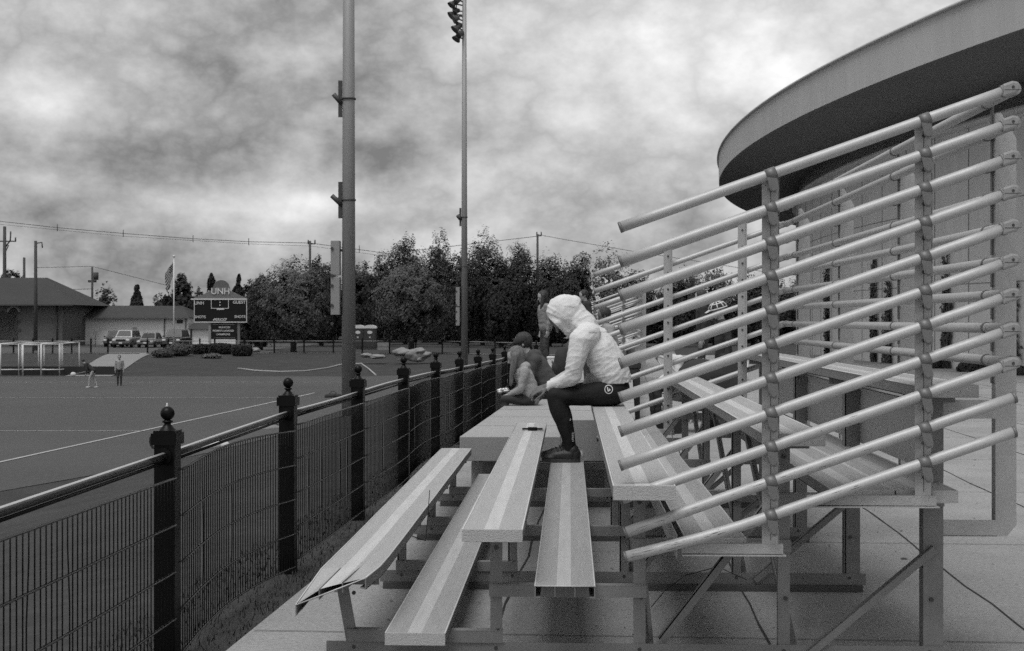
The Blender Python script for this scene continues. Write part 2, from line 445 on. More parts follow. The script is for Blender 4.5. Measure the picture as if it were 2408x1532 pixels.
# curved pale edging beyond the turf
mb = MB(); pts = []
for (x, y) in [(560, 868), (600, 873), (660, 876), (720, 874), (770, 867), (806, 858), (850, 857), (866, 868), (884, 884)]:
    d = 95 if y < 880 else 90
    p = at(x, y, d); pts.append(p)
q = []
for p in pts:
    cx_ = p.x * math.cos(YAW) + p.y * math.sin(YAW); dd = -p.x * math.sin(YAW) + p.y * math.cos(YAW)
    best = None
    for k in range(200):     # slide along the ray until it meets the ground
        d2 = 86 + k * .2; xx = cx_ / dd * d2
        zz = EYE + (p.z - EYE) / dd * d2
        e = abs(zz - ground_z(xx, d2))
        if best is None or e < best[0]: best = (e, xx, d2)
    q.append(W(best[1], best[2], ground_z(best[1], best[2]) + .04))
mb.tube(q, .055, 6)
tag(mb.build('hose', mat('pale_hose', .30, .7)), 'pale hose lying in a curve on the grass beyond the turf', 'hose')

# ------------------------------------------------------------------ fence
def fence():
    root = empty('fence', 'low black steel fence with ball-topped square posts running along the paving', 'fence', W(fence_x(6.73), 6.73, -.1))
    dirv = (W(fence_x(20), 20) - W(fence_x(6), 6)).normalized(); nrm = Vector((dirv.y, -dirv.x, 0))
    ang = math.atan2(dirv.y, dirv.x); rot = Matrix.Rotation(ang, 3, 'Z')
    base = root.location.copy(); inv = Vector(base)
    drop = [-.03, 0, .036, .039, .044, .03, -.004, -.034, -.056, -.07, -.085, -.10, -.11, -.12, -.13]
    P = []
    for k in range(-1, 13):
        d = 6.73 + 2.44 * k; p = W(fence_x(d), d, -.10 + drop[k + 1]); P.append(p)
    H = 1.05
    for k, p in enumerate(P):
        q = p - inv
        mb = MB(); mb.box(q + Vector((0, 0, (H - .2) / 2)), (.1, .1, H + .2), rot)
        post = mb.build('post', BLACK, root, bevel=.004)
        mb = MB(); mb.box(q + Vector((0, 0, H - .012)), (.122, .122, .055), rot); mb.box(q + Vector((0, 0, H + .021)), (.105, .105, .012), rot)
        mb.lathe(q + Vector((0, 0, H + .027)), [(.042, 0), (.030, .012), (.016, .028), (.016, .034), (.025, .037), (.025, .045), (.016, .048)], 16)
        r = .0335
        mb.lathe(q + Vector((0, 0, H + .073)), [(max(.001, r * math.sin(math.pi * i / 12)), r + .0 - r * math.cos(math.pi * i / 12)) for i in range(13)], 20)
        mb.build('post_cap', BLACK, post, bevel=0)
        mb = MB(); s = -1
        c = q + nrm * .048 * 1 - dirv * .052 + Vector((0, 0, H - .092)) - nrm * .05
        mb.tube([c, c - dirv * .012], .04, 14); mb.build('rail_flange', BLACK, post)
    for k in range(len(P) - 1):
        a = P[k] - inv; b = P[k + 1] - inv
        up = Vector((0, 0, H - .092))
        a2 = a + up + dirv * .05; b2 = b + up - dirv * .05
        bow = [.0, .004, -.008, .012, .006, -.01][k % 6]
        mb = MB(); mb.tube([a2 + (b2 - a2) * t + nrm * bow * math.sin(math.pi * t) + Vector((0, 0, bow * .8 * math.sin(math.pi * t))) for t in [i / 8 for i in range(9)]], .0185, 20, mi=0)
        o = mb.build('top_rail', [RAILTOP, RAIL_GLINT], root)
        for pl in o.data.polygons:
            if pl.normal.z > .72: pl.material_index = 1  # upward-facing faces get the painted highlight
        mb = MB(); lo = Vector((0, 0, -.030))
        mb.tube([a2 + lo, b2 + lo], .008, 8); mb.build('lower_strip', BLACK, root)
        # welded mesh panel, slightly bowed
        mb = MB(); bo = [.02, .075, .015, .05, .03, .06, .03][k % 7]; sg = [1, -1, 1, 1, -1, 1][k % 6]
        L = (b - a).length - .10; n = 47
        def pt(t, z):
            bb = math.sin(math.pi * t) * bo
            return a + dirv * (.05 + L * t) + nrm * (.052 + bb * .9 * sg) + Vector((0, 0, z + bb * .35))
        levels = [.015, .225, .445, .665, .885]
        for z in levels:
            for off in (-.006, .006):
                mb.tube([pt(i / 14, z) + nrm * off for i in range(15)], .0042, 5, mi=1)
        for i in range(n + 1):
            t = (i + .5) / (n + 1)
            kx = .02 * (1 if random.random() > .5 else -1) if random.random() < .07 else 0
            zs = [.015, .12, .335, .445, .555, .775, .885]
            mb.tube([pt(t, z) + dirv * (kx if 0.2 < z < .7 else 0) for z in zs], .0031, 5)
        mb.build('mesh_panel', [BLACK, WIRE], root)
fence()

# ------------------------------------------------------------------ bleachers
X0, PITCH, PW = -1.065, 0.62, 0.249
SEATZ = [.43, .63, .83, 1.03, 1.23]
FOOTZ = [None, .20, .40, .60, .80]
def plank(name, x, z, y0, y1, parent, foot=False, cap=True, w=PW, t=.045, bend=None, deep=None):
    mb = MB(); g, s_ = 0, 1
    th = .004
    # channel section: three grip / worn / grip strips on top, webs below
    b = [0, .36, .60, 1.0]
    ny = 2 if not bend else 26
    ysn = [y0 + (y1 - y0) * i / (ny - 1) for i in range(ny)]
    def P(u, y, zz):
        if bend: return bend(u, y, zz)
        return Vector((x + u * w, y, z + zz))
    for i in range(ny - 1):
        ya, yb = ysn[i], ysn[i + 1]
        for k in range(3):
            mb.add([P(b[k], ya, 0), P(b[k + 1], ya, 0), P(b[k + 1], yb, 0), P(b[k], yb, 0)], [(0, 1, 2, 3)], 1 if k == 1 else 0)
        for u0, u1 in ((0, .016), (.984, 1), (.33, .342), (.66, .672)):
            mb.add([P(u0, ya, -.0005 if u0 > .1 else 0), P(u0, yb, 0), P(u0, yb, -t), P(u0, ya, -t)], [(0, 1, 2, 3)], 2)
            mb.add([P(u1, ya, 0), P(u1, ya, -t), P(u1, yb, -t), P(u1, yb, 0)], [(0, 1, 2, 3)], 2)
            mb.add([P(u0, ya, 0), P(u0, ya, -t), P(u1, ya, -t), P(u1, ya, 0)], [(0, 1, 2, 3)], 2)
            mb.add([P(u0, ya, -t), P(u0, yb, -t), P(u1, yb, -t), P(u1, ya, -t)], [(0, 1, 2, 3)], 2)
        for u0, u1 in ((-.0, .09), (.91, 1.0)):
            mb.add([P(u0, ya, -t), P(u0, yb, -t), P(u1, yb, -t), P(u1, ya, -t)], [(0, 1, 2, 3)], 2)
            mb.add([P(u0, ya, -t - .004), P(u1, ya, -t - .004), P(u1, yb, -t - .004), P(u0, yb, -t - .004)], [(0, 1, 2, 3)], 2)
            mb.add([P(u0, ya, -t), P(u1, ya, -t), P(u1, ya, -t - .004), P(u0, ya, -t - .004)], [(0, 1, 2, 3)], 2)
        mb.add([P(0, ya, -.004), P(0, yb, -.004), P(1, yb, -.004), P(1, ya, -.004)], [(0, 1, 2, 3)], 2)
    # bright rolled top edges
    for u in (0.004, .996):
        mb.tube([P(u, y, 0.0) for y in ysn], .0035, 5, mi=1)
    for yy in (y0, y1):
        mb.tube([P(0.0, yy, 0.0), P(1.0, yy, 0.0)], .0028, 5, mi=1)
    o = mb.build(name, [GRIP_F if foot else GRIP, SMOOTH_F if foot else SMOOTHP, ALU_D], parent)
    if cap:
        mc = MB(); mc.bx(x - .001, x + w + .001, y0 - .006, y0 + .001, z - t - .004, z + .003); mc.build('end_cap', GRIP, o, bevel=.0015)
    return o
def angle(mb, p, q, a=.05, side=(1, 0, 0), side2=(0, 1, 0), t=.006):
    """L section between p and q"""
    p, q = Vector(p), Vector(q); s1, s2 = Vector(side), Vector(side2)
    mb.prism([p, p + s1 * a, p + s1 * a + s2 * t, p + s2 * t], p, q)
    mb.prism([p + s1 * t * .5, p + s1 * t * 1.5, p + s2 * a + s1 * t * 1.5, p + s2 * a + s1 * t * .5], p, q)
def bolt(mb, c, r=.009, ax=(0, -1, 0), h=.008, mi=0):
    c = Vector(c); mb.tube([c, c + Vector(ax) * h], r, 8, mi=mi)
RSL = .352                                   # rake of the end rails
def rail_line(i, x, zt=2.115, dz=.1385): return zt - .024 + (x - .818) * RSL - i * dz
def bleacher(label, Y0, Y1, frames, damaged=True, group='tiered aluminium bleachers'):
    root = empty('bleacher', label, 'bleacher', (0, Y0, 0), 0, group)
    L = Y1 - Y0
    def bent(u, y, zz):          # first seat: sags and curls down at its broken near end
        t = max(0, (0.45 - y)) / .43
        x = X0 + u * PW; z = SEATZ[0] + zz
        if y < .45:
            x -= .035 * t * t + (1 - u) * .05 * t ** 2.5
            z -= .012 * t * t + (1 - u) ** 2.2 * .12 * t ** 3 - .012 * math.sin(u * 9) * t ** 3
        z += .0008 * math.sin(y * 4)
        return Vector((x, y, z))
    for r in range(5):
        x = X0 + PITCH * r
        y0 = 0.0 if r != 2 else -.14
        if r == 0 and damaged:
            o = plank('seat_plank', x, SEATZ[0], .03, L - .15, root, cap=False, bend=bent); o['label'] = 'broken first seat plank with its near end torn and bent down'
        else:
            plank('seat_plank', x, SEATZ[r], y0, L, root, t=.045 if r != 2 else .052)
    plank('foot_plank', X0 + .30, FOOTZ[1], 0.0, L, root, True, True)
    plank('foot_plank', X0 + .30 + PITCH, FOOTZ[2], 0.0, L, root, True, False)
    plank('foot_plank', X0 + .30 + 2 * PITCH, FOOTZ[3], 0.0, L, root, True, True)
    plank('foot_plank', X0 + .28 + 3 * PITCH, FOOTZ[4], 0.0, L, root, True, True)
    plank('foot_plank', X0 + .28 + 3 * PITCH + PW + .008, FOOTZ[4], 0.0, L, root, True, True)
    # riser sheet behind the top footboard, under the last seat
    mb = MB(); xr = X0 + .28 + 3 * PITCH + 2 * PW + .03
    mb.bx(xr, xr + .004, .32, L - .05, FOOTZ[4] + .02, 1.12); mb.bx(xr - .018, xr + .006, .32, L - .05, 1.12, 1.126)
    mb.build('riser_panel', mat('riser_sheet', .36, .6, .2, .1, 2), root)
    for xs_, z0, z1 in ((X0 + .30 + 2 * PITCH - .03, FOOTZ[3] - .1, FOOTZ[3] + .0),):
        mb = MB(); mb.bx(xs_, xs_ + .004, .1, L - .1, z0, z1); mb.build('kick_strip', GRIP, root)
    LX = [X0 + .125 + PITCH * r for r in range(5)]
    for fy in frames:
        fr = MB(); y = fy - Y0
        # ground angle and wooden sleeper
        fr.bx(LX[0] - .12, LX[4] + .09, y - .02, y + .035, .036, .042); fr.bx(LX[0] - .12, LX[4] + .09, y - .02, y - .015, .036, .10)
        base = fr.build('support_frame', ALU_D, root)
        mw = MB(); mw.bx(LX[0] - .10, LX[4] + .07, y - .045, y + .045, 0.0, .035); mw.build('sleeper', WOOD, base)
        for r in range(5):
            zt = SEATZ[r] - .05; mb = MB()
            lean = (-.06 if (r == 0 and damaged and fy == frames[0]) else 0)
            angle(mb, (LX[r] - .025, y - .012, .045), (LX[r] - .025 + lean, y - .012, zt), .052 if r < 4 else .085, (1, 0, 0), (0, 1, 0), .006)
            mb.bx(LX[r] - .11, LX[r] + .11, y - .014, y + .03, zt - .002, zt + .004)
            mb.bx(LX[r] - .11, LX[r] + .11, y - .014, y - .009, zt - .035, zt)
            mb.build('leg', ALU_D, base)
            mb = MB(); bolt(mb, (LX[r], y - .014, .075)); bolt(mb, (LX[r] + .008, y - .014, .30 if r > 1 else .15)); bolt(mb, (LX[r], y - .014, max(.12, zt - .07)))
            mb.build('bolt', BOLT, base)
        for r in range(1, 5):
            z = FOOTZ[r] - .048; mb = MB()
            x1 = LX[r] + (.03 if r < 4 else .06)
            mb.bx(LX[r - 1] - .03, x1, y - .030, y + .02, z - .004, z + .001)
            mb.bx(LX[r - 1] - .03, x1, y - .030, y - .025, z - .052, z - .003)
            mb.build('crossbar', ALU_D, base)
        mb = MB()
        def brace(p, q, w=.035):
            p, q = Vector(p), Vector(q); d = (q - p).normalized(); n = d.cross(Vector((0, 1, 0))).normalized()
            mb.prism([p - n * w / 2, p + n * w / 2, p + n * w / 2 + Vector((0, .005, 0)), p - n * w / 2 + Vector((0, .005, 0))], p, q)
            mb.prism([p - n * w / 2, p - n * (w / 2 - .005), p - n * (w / 2 - .005) + Vector((0, .035, 0)), p - n * w / 2 + Vector((0, .035, 0))], p, q)
        brace((LX[4] + .02, y - .036, .52), (LX[4] - .52, y - .036, .06))
        brace((LX[3] + .02, y + .030, .80), (LX[2] + .1, y + .030, .10))
        mb.build('diagonal_brace', ALU_D, base)
    for i in range(len(frames) - 1):
        ya, yb = frames[i] - Y0, frames[i + 1] - Y0
        mb = MB()
        for r in (2, 3):
            a, b = (LX[r] + .03, ya + .02, .08), (LX[r] + .03, yb - .02, SEATZ[r] - .12)
            a, b = Vector(a), Vector(b)
            mb.prism([a, a + Vector((.005, 0, 0)), a + Vector((.005, 0, .04)), a + Vector((0, 0, .04))], a, b)
            mb.prism([a, a + Vector((.035, 0, 0)), a + Vector((.035, 0, .005)), a + Vector((0, 0, .005))], a, b)
        mb.build('length_brace', ALU_D, root)
    # end guard rails (raked), their posts and clamps
    PX = (.818, 1.435)
    for end, ye in enumerate((-.065, L + .03)):
        out = -1 if end == 0 else 1
        yt = ye
        for i in range(11):
            z = lambda x: rail_line(i, x)
            xa = .205 if i < 9 else .225
            xb = 1.755 if i < 9 else 1.788
            pts = [Vector((xa + (xb - xa) * t / 10, yt, z(xa + (xb - xa) * t / 10))) for t in range(11)]
            if i >= 9 and end == 0:
                for p in pts:
                    if p.x < .62: p.z -= (.62 - p.x) * (.03 if i == 9 else .0) - .0; p.z += (.62 - p.x) * (.09 if i == 10 else .02)
            mb = MB(); mb.tube(pts, .0225, 18)
            if end == 0 and i >= 8:
                rs = random.Random(i * 5)
                for _ in range(46 if i > 8 else 8):
                    t0 = rs.random() ** 1.5 * 6; x_ = .24 + t0 * .155; ph = rs.uniform(2.2, 4.4); L_ = rs.uniform(.01, .07); w_ = rs.uniform(.02, .10)
                    def sp(x, a):
                        k = max(0, min(9.999, (x - xa) / (xb - xa) * 10)); c = pts[int(k)].lerp(pts[int(k) + 1], k - int(k))
                        return c + Vector((0, math.cos(a) * .0229, math.sin(a) * .0229))
                    mb.add([sp(x_, ph), sp(x_ + L_ * .5, ph - w_ * .5), sp(x_ + L_, ph + w_ * .2), sp(x_ + L_ * .5, ph + w_ * .5)], [(0, 1, 2, 3)], 1)
            o = mb.build('guard_rail', [ALU, BOLT], root)
            if end == 0 and i >= 9: o['label'] = 'scratched and dented lower guard rail'
            d = (pts[1] - pts[0]).normalized()
            mb = MB(); mb.tube([pts[0] - d * .004, pts[0] + d * .006], .0235, 18); mb.build('rail_end_cap', STRAP, o)
            if i >= 9: mb = MB(); mb.tube([pts[-1] - d * .006, pts[-1] + d * .006], .0238, 18); mb.build('rail_end_cap', STRAP, o)
        for x in PX:
            mb = MB(); zt = rail_line(0, x) + .005; zb = FOOTZ[3] + .0 if x < 1 else FOOTZ[4] + .0
            yy = yt - out * .030
            mb.bx(x - .035, x + .035, yy, yy - out * .006, zb - .03, zt)
            mb.bx(x + .029, x + .035, yy, yy - out * .05, zb - .03, zt)
            if end == 1:
                pass
            po = mb.build('guard_post', POSTM, root)
            if end == 0:
                mb = MB(); mb.bx(x - .0012, x + .0012, yy + out * .001, yy - out * .0, zb, zt - .03); 
            else: mb = MB()
            for i in range(11):
                zz = rail_line(i, x) - .062
                bolt(mb, (x + .002, yy - (.006 if end else .0) * 1, zz), .0085, (0, -1, 0), .006)
            mb.build('bolt', BOLT, po)
            mb = MB(); mb.bx(x - .36, x + .05, yt - out * .025, yt - out * .065, zb - .055, zb - .015) if x < 1 else mb.bx(x - .47, x + .05, yt - out * .025, yt - out * .065, zb - .055, zb - .015)
            mb.bx(x - (.36 if x < 1 else .47), x + .06, yt - out * .01, yt - out * .065, zb - .063, zb - .058)
            mb.build('post_bracket', GRIP, po)
            for i in range(11):
                if end == 0 or i % 1 == 0:
                    zc = rail_line(i, x); mc = MB(); dx = .024
                    mc.tube([Vector((x - dx, yt, zc - dx * RSL)), Vector((x + dx * .7, yt, zc + dx * .7 * RSL))], .0262, 18)
                    if end == 0:
                        c = Vector((x - .002, yt - .024, zc - .045)); lean = .2
                        prof = [(-.019, .03), (.019, .025), (.021, -.015), (.015, -.032), (-.006, -.036), (-.016, -.022)]
                        mc.prism([c + Vector((u + .004 - v * .18, -.001, v)) for u, v in prof], (0, 0, 0), (0, .005, 0))
                        bolt(mc, c + Vector((.006, 0, -.016)), .011, (0, -1, 0), .006)
                    mc.build('clamp', STRAP, po)
        # elbows to the back rails
        for i in range(9):
            z0 = rail_line(i, 1.755); dx = .055
            mb = MB(); pr = [(-.012, -.027), (.040, -.025), (.054, -.014), (.057, .004), (.050, .020), (.026, .030), (-.012, .027)]
            q = [Vector((1.748 + u, yt + out * .0275, z0 + v + u * RSL * .8)) for u, v in pr]
            mb.prism(q, (0, 0, 0), (0, -out * .075, 0))
            e = mb.build('rail_elbow', CAPM, root, bevel=.009)
            mb = MB(); mb.tube([(1.80, yt - out * .03, z0 + .014), (1.80, yt - out * .10, z0 + .014)], .0265, 16); mb.tube([(1.738, yt, z0 - .005), (1.754, yt, z0 + .001)], .0262, 16); mb.build('elbow_socket', CAPM, e)
            mb = MB(); bolt(mb, (1.776, yt + out * .026, z0 + .012), .006, (0, out, 0), .004); mb.bx(1.742, 1.808, yt + out * .0285, yt + out * .027, z0 + .0, z0 + .002)
            mb.build('bolt', BOLT, e)
    for i in range(9):
        z = rail_line(i, 1.79); mb = MB(); mb.tube([(1.80, -.03, z), (1.80, L, z)], .0225, 16); mb.build('back_rail', ALU, root)
    for fy in frames:
        y = fy - Y0; zt = rail_line(0, 1.8) - .05; zb = .57
        mb = MB()
        # C-shaped back support: tall channel with chamfered ends and two arms to the frame
        mb.prism([Vector((1.86, y, zb + .05)), Vector((1.82, y, zb)), Vector((1.79, y, zb)), Vector((1.79, y, zt)), Vector((1.80, y, zt + .02)), Vector((1.86, y, zt - .06))], (0, 0, 0), (0, .006, 0)) if False else None
        X1 = 1.828
        mb.prism([Vector((X1, y, zb)), Vector((X1 + .045, y, zb)), Vector((X1 + .085, y, zb + .05)), Vector((X1 + .085, y, zt - .11)), Vector((X1 + .02, y, zt)), Vector((X1, y, zt))], (0, 0, 0), (0, .006, 0))
        mb.bx(X1 - .004, X1 + .002, y - .001, y + .055, zb + .01, zt - .005)
        mb.bx(LX[4], X1 + .003, y - .002, y + .004, zb, zb + .07); mb.bx(LX[4], X1 + .003, y - .002, y + .05, zb - .001, zb + .005)
        mb.bx(LX[4], X1 + .003, y - .002, y + .004, 1.075, 1.155)
        po = mb.build('back_post', POSTM, root)
        for i in range(9):
            z = rail_line(i, 1.79); mc = MB()
            mc.tube([(1.80, y + .03, z), (1.80, y + .052, z)], .026, 14); mc.bx(1.818, 1.826, y + .028, y + .054, z - .10, z + .012)
            mc.build('clamp', STRAP, po)
    return root
FR1 = [6.18 + 1.75 * i for i in range(4)]
b1 = bleacher('aluminium bleacher with the damaged front plank and raked end rails, standing on cracked paving', 5.87, 11.93, FR1)
CH = childmap()
b3 = copy_tree(b1); b3.name = 'bleacher'
b3.location = W(.95, 30.4, -.22); b3.rotation_euler = (0, 0, R(-1.9))
b3['label'] = 'distant tiered bleacher seen behind the hooded man, beyond the decked stand'
b4 = copy_tree(b1); b4.name = 'bleacher'
b4.location = W(1.9, 42.5, -.3); b4.rotation_euler = (0, 0, R(-1.9))
b4['label'] = 'farthest bleacher, past the other two towards the trees'

# the decked stand beyond the first bleacher
def deck():
    root = empty('decked_stand', 'solid decked two-step stand the girl in the fleece sits on', 'stand', W(-.447, 12.15, 0))
    inv = root.location
    sl_ = .082
    def q(u, d, z): return W(-.447 + u + sl_ * (d - 12.15), d, z) - inv
    DK = mat('deck_board', .31, .7, .1, .12, 1.5, spots=.15, sscale=60); DF = mat('deck_fascia', .24, .75, .1, .12, 2, spots=.15, sscale=60)
    for (u0, u1, z0, z1, nm) in ((0, .86, .29, .50, 'lower_step'), (.862, 1.50, .29, .645, 'upper_step')):
        mb = MB(); L = 17.0
        vs = [q(u, d, z) for z in (z0, z1) for (u, d) in ((u0, 12.15), (u1, 12.15), (u1, 12.15 + L), (u0, 12.15 + L))]
        mb.add(vs, [(4, 5, 6, 7)], 0); mb.add(vs, [(0, 3, 2, 1), (0, 1, 5, 4), (1, 2, 6, 5), (3, 7, 6, 2), (0, 4, 7, 3)], 1)
        o = mb.build(nm, [DK, DF], root, bevel=.006)
        mj = MB()
        for k in range(1, 14):
            d = 12.15 + 1.22 * k; a, b, c, e = q(u0 + .004, d, z1 + .002), q(u1 - .004, d, z1 + .002), q(u1 - .004, d + .012, z1 + .002), q(u0 + .004, d + .012, z1 + .002)
            mj.add([a, b, c, e], [(0, 1, 2, 3)])
        mj.build('deck_joint', JOINT, o)
    for k in range(8):
        d = 12.5 + 2.2 * k; mb = MB()
        vs = [q(u, dd, z) for z in (.0, .289) for (u, dd) in ((.16, d), (1.35, d), (1.35, d + .12), (.16, d + .12))]
        mb.add(vs, [(0, 3, 2, 1), (4, 5, 6, 7), (0, 1, 5, 4), (1, 2, 6, 5), (2, 3, 7, 6), (3, 0, 4, 7)]); mb.build('trestle', ALU_D, root)
    mb = MB(); vs = [q(u, dd, z) for z in (.0, .24) for (u, dd) in ((.05, 12.6), (1.45, 12.6), (1.45, 12.66), (.05, 12.66))]
    mb.add(vs, [(0, 3, 2, 1), (4, 5, 6, 7), (0, 1, 5, 4), (1, 2, 6, 5), (2, 3, 7, 6), (3, 0, 4, 7)]); mb.build('skirt_board', GRIP, root)
deck()

# ------------------------------------------------------------------ round arena with its overhanging roof
def arena():
    cc = W(107.8, 54.7, 0)
    root = empty('arena', 'large round concrete building with a thick overhanging roof edge behind the bleachers', 'building', cc)
    RR, RW, HB, HT = 98.8, 95.0, 8.1, 9.22
    def ring(r, z, a): return Vector((r * math.cos(a), r * math.sin(a), z))
    A0, A1, NA = R(110), R(262), 220
    an = [A0 + (A1 - A0) * i / NA for i in range(NA + 1)]
    def band(prof, m, name, parent=root, mi=None):
        mb = MB(); k = len(prof)
        for a in an:
            for (r, z) in prof: mb.v.append(tuple(ring(r, z, a)))
        for i in range(NA):
            for j in range(k - 1):
                a = i * k + j
                mb.f.append((a, a + 1, a + k + 1, a + k)); mb.m.append(0); mb.sm.append(False if False else True)
        o = mb.build(name, m, parent); 
        return o
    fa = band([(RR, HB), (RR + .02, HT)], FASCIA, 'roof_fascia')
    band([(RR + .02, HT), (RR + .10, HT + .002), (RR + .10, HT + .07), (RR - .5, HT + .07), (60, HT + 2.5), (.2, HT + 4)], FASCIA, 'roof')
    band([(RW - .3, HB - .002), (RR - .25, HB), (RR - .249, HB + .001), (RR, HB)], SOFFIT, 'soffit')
    band([(RW, -.3), (RW, 7.22)], WALLM, 'wall')
    band([(RW, 7.22), (RW + .22, 7.22), (RW + .22, 7.36), (RW - .1, 7.36)], WALLM, 'ledge')
    band([(RW - .12, 7.36), (RW - .12, HB)], CLER, 'clerestory')
    # panel joints and slim ribs
    mb = MB()
    step = 2.45 / RW; a = A0
    while a < A1:
        for (w, pr, z0, z1) in ((.035, .012, -.2, 7.2),):
            p = ring(RW + pr / 2, (z0 + z1) / 2, a); rot = Matrix.Rotation(a, 3, 'Z')
            mb.box(p, (pr, w, z1 - z0), rot)
        a += step
    mb.build('panel_joint', mat('joint_dark', .22, .9), root)
    a = math.pi * 1.5 - 1.35
    for _ in range(34):
        mb = MB(); mb.box(ring(RW - .06, 7.72, a), (.12, .12, .70), Matrix.Rotation(a, 3, 'Z')); a += step * 1.0
        mb.build('mullion', WALLM, root)
    for z in (2.55, 4.9):
        mb = MB()
        for i in range(NA):
            p0, p1 = ring(RW + .005, z, an[i]), ring(RW + .005, z, an[i + 1])
            mb.add([p0, p1, p1 + Vector((0, 0, .03)), p0 + Vector((0, 0, .03))], [(0, 1, 2, 3)])
        mb.build('horizontal_joint', mat('joint_dark2', .25, .9), root)
    return cc, ring, RW
cc, ring_, RWALL = arena()
def wall_angle(px):
    # bearing on the wall seen at survey column px
    dx = Vector(((px - 1204) / 3344.0, 1.0)); best = None
    o = Vector((0, 0)); d3 = W(dx.x, 1.0) ; d2 = Vector((d3.x, d3.y)).normalized(); c2 = Vector((cc.x, cc.y))
    b = d2.dot(c2); disc = b * b - (c2.length_squared - RWALL ** 2)
    if disc < 0: disc = 0
    t = b - math.sqrt(disc); p = d2 * t - c2
    return math.atan2(p.y, p.x), t
ivy_m = mat('ivy_leaf', .06, .8, 0, .5, 3)
n_ivy = 0
for (px, y0, y1, w, lab) in ((2379, 560, 878, 1.0, 'tall ragged ivy growing up the arena wall beyond the end of the rails'),
                             (2232, 560, 870, .45, 'thin ivy strand on the arena wall between the two guard posts'),
                             (2092, 640, 850, .8, 'broad dark ivy patch on the arena wall behind the first guard post gap'),
                             (2060, 610, 850, .35, 'narrow straight ivy strand beside the broad dark ivy patch'),
                             (1950, 600, 838, .7, 'ivy climbing the arena wall at the middle of the bleacher rails'),
                             (1985, 660, 845, .35, 'short thin ivy strand low on the arena wall'),
                             (1903, 590, 835, .6, 'ivy column nearest the curved end of the arena wall')):
    a, t = wall_angle(px); K = 3344.0 / t
    zt = EYE - (y0 - 752) / K; zb = 0.0
    mb = MB(); rnd = random.Random(px)
    base = cc + ring_(RWALL + .03, 0, a); tg = Vector((-math.sin(a), math.cos(a), 0)); nn = Vector((math.cos(a), math.sin(a), 0))
    for s_ in range(5):
        off = rnd.uniform(-.4, .4) * w; pts = []
        zz = zb; h = zt * rnd.uniform(.55, 1.0)
        while zz < h:
            pts.append(tg * off + Vector((0, 0, zz)) + nn * .02); off += rnd.uniform(-.09, .09); zz += .3
        if len(pts) > 2: mb.tube(pts, .012, 4)
        for p in pts:
            f = 1 - .75 * p.z / zt
            for _ in range(int(26 * f + 4)):
                c = p + tg * rnd.gauss(0, .11 * w * (f + .3)) + Vector((0, 0, rnd.uniform(-.15, .15))) + nn * rnd.uniform(.0, .12)
                r = rnd.uniform(.04, .085); u = Vector((rnd.uniform(-1, 1), rnd.uniform(-1, 1), rnd.uniform(-1, 1))).normalized(); v = u.cross(nn).normalized()
                u = (tg * rnd.uniform(-1, 1) + Vector((0, 0, rnd.uniform(-1, 1))) + nn * rnd.uniform(-.5, .5)).normalized(); v = u.cross(nn + Vector((.01, 0, 0))).normalized()
                mb.add([c - u * r, c + v * r * .7, c + u * r, c - v * r * .7], [(0, 1, 2, 3)])
    tag(mb.build('ivy', ivy_m, loc=base), lab, 'ivy', 'ivy on the arena wall')

# ------------------------------------------------------------------ bodies and clothes: tapered limbs fused into one skin
def rcap(mb, p, q, r0, r1, n=14, sy=1.0):
    p, q = Vector(p), Vector(q); ax = (q - p); L = ax.length
    if L < 1e-6: L = 1e-6; ax = Vector((0, 0, 1)) * L
    ax.normalize(); a = Vector((0, 1, 0)) if abs(ax.y) < .9 else Vector((1, 0, 0))
    u = ax.cross(a).normalized(); w = u.cross(ax).normalized(); o = len(mb.v); rows = []
    for i in range(5):
        ph = math.pi / 2 * i / 4; rows.append((-math.cos(ph) * r0, math.sin(ph) * r0))
    for i in range(5):
        ph = math.pi / 2 * i / 4; rows.append((L + math.sin(ph) * r1, math.cos(ph) * r1))
    for (h, r) in rows:
        r = max(r, 1e-4)
        for j in range(n):
            t = 2 * math.pi * j / n
            v = p + ax * h + (u * math.cos(t) + w * math.sin(t)) * r
            if sy != 1.0: v.y = p.y + (v.y - p.y) * sy
            mb.v.append(tuple(v))
    for i in range(9):
        for j in range(n):
            a_, b_ = o + i * n + j, o + i * n + (j + 1) % n
            mb.f.append((a_, b_, b_ + n, a_ + n)); mb.m.append(0); mb.sm.append(True)
    mb.f.append(tuple(o + j for j in range(n))[::-1]); mb.m.append(0); mb.sm.append(True)
    mb.f.append(tuple(o + 9 * n + j for j in range(n))); mb.m.append(0); mb.sm.append(True)
def ell(mb, c, r, rot=None, n=18):
    k = len(mb.v); mb.ball((0, 0, 0), r, n); c = Vector(c)
    for i in range(k, len(mb.v)):
        v = Vector(mb.v[i]); v = rot @ v if rot else v; mb.v[i] = tuple(v + c)
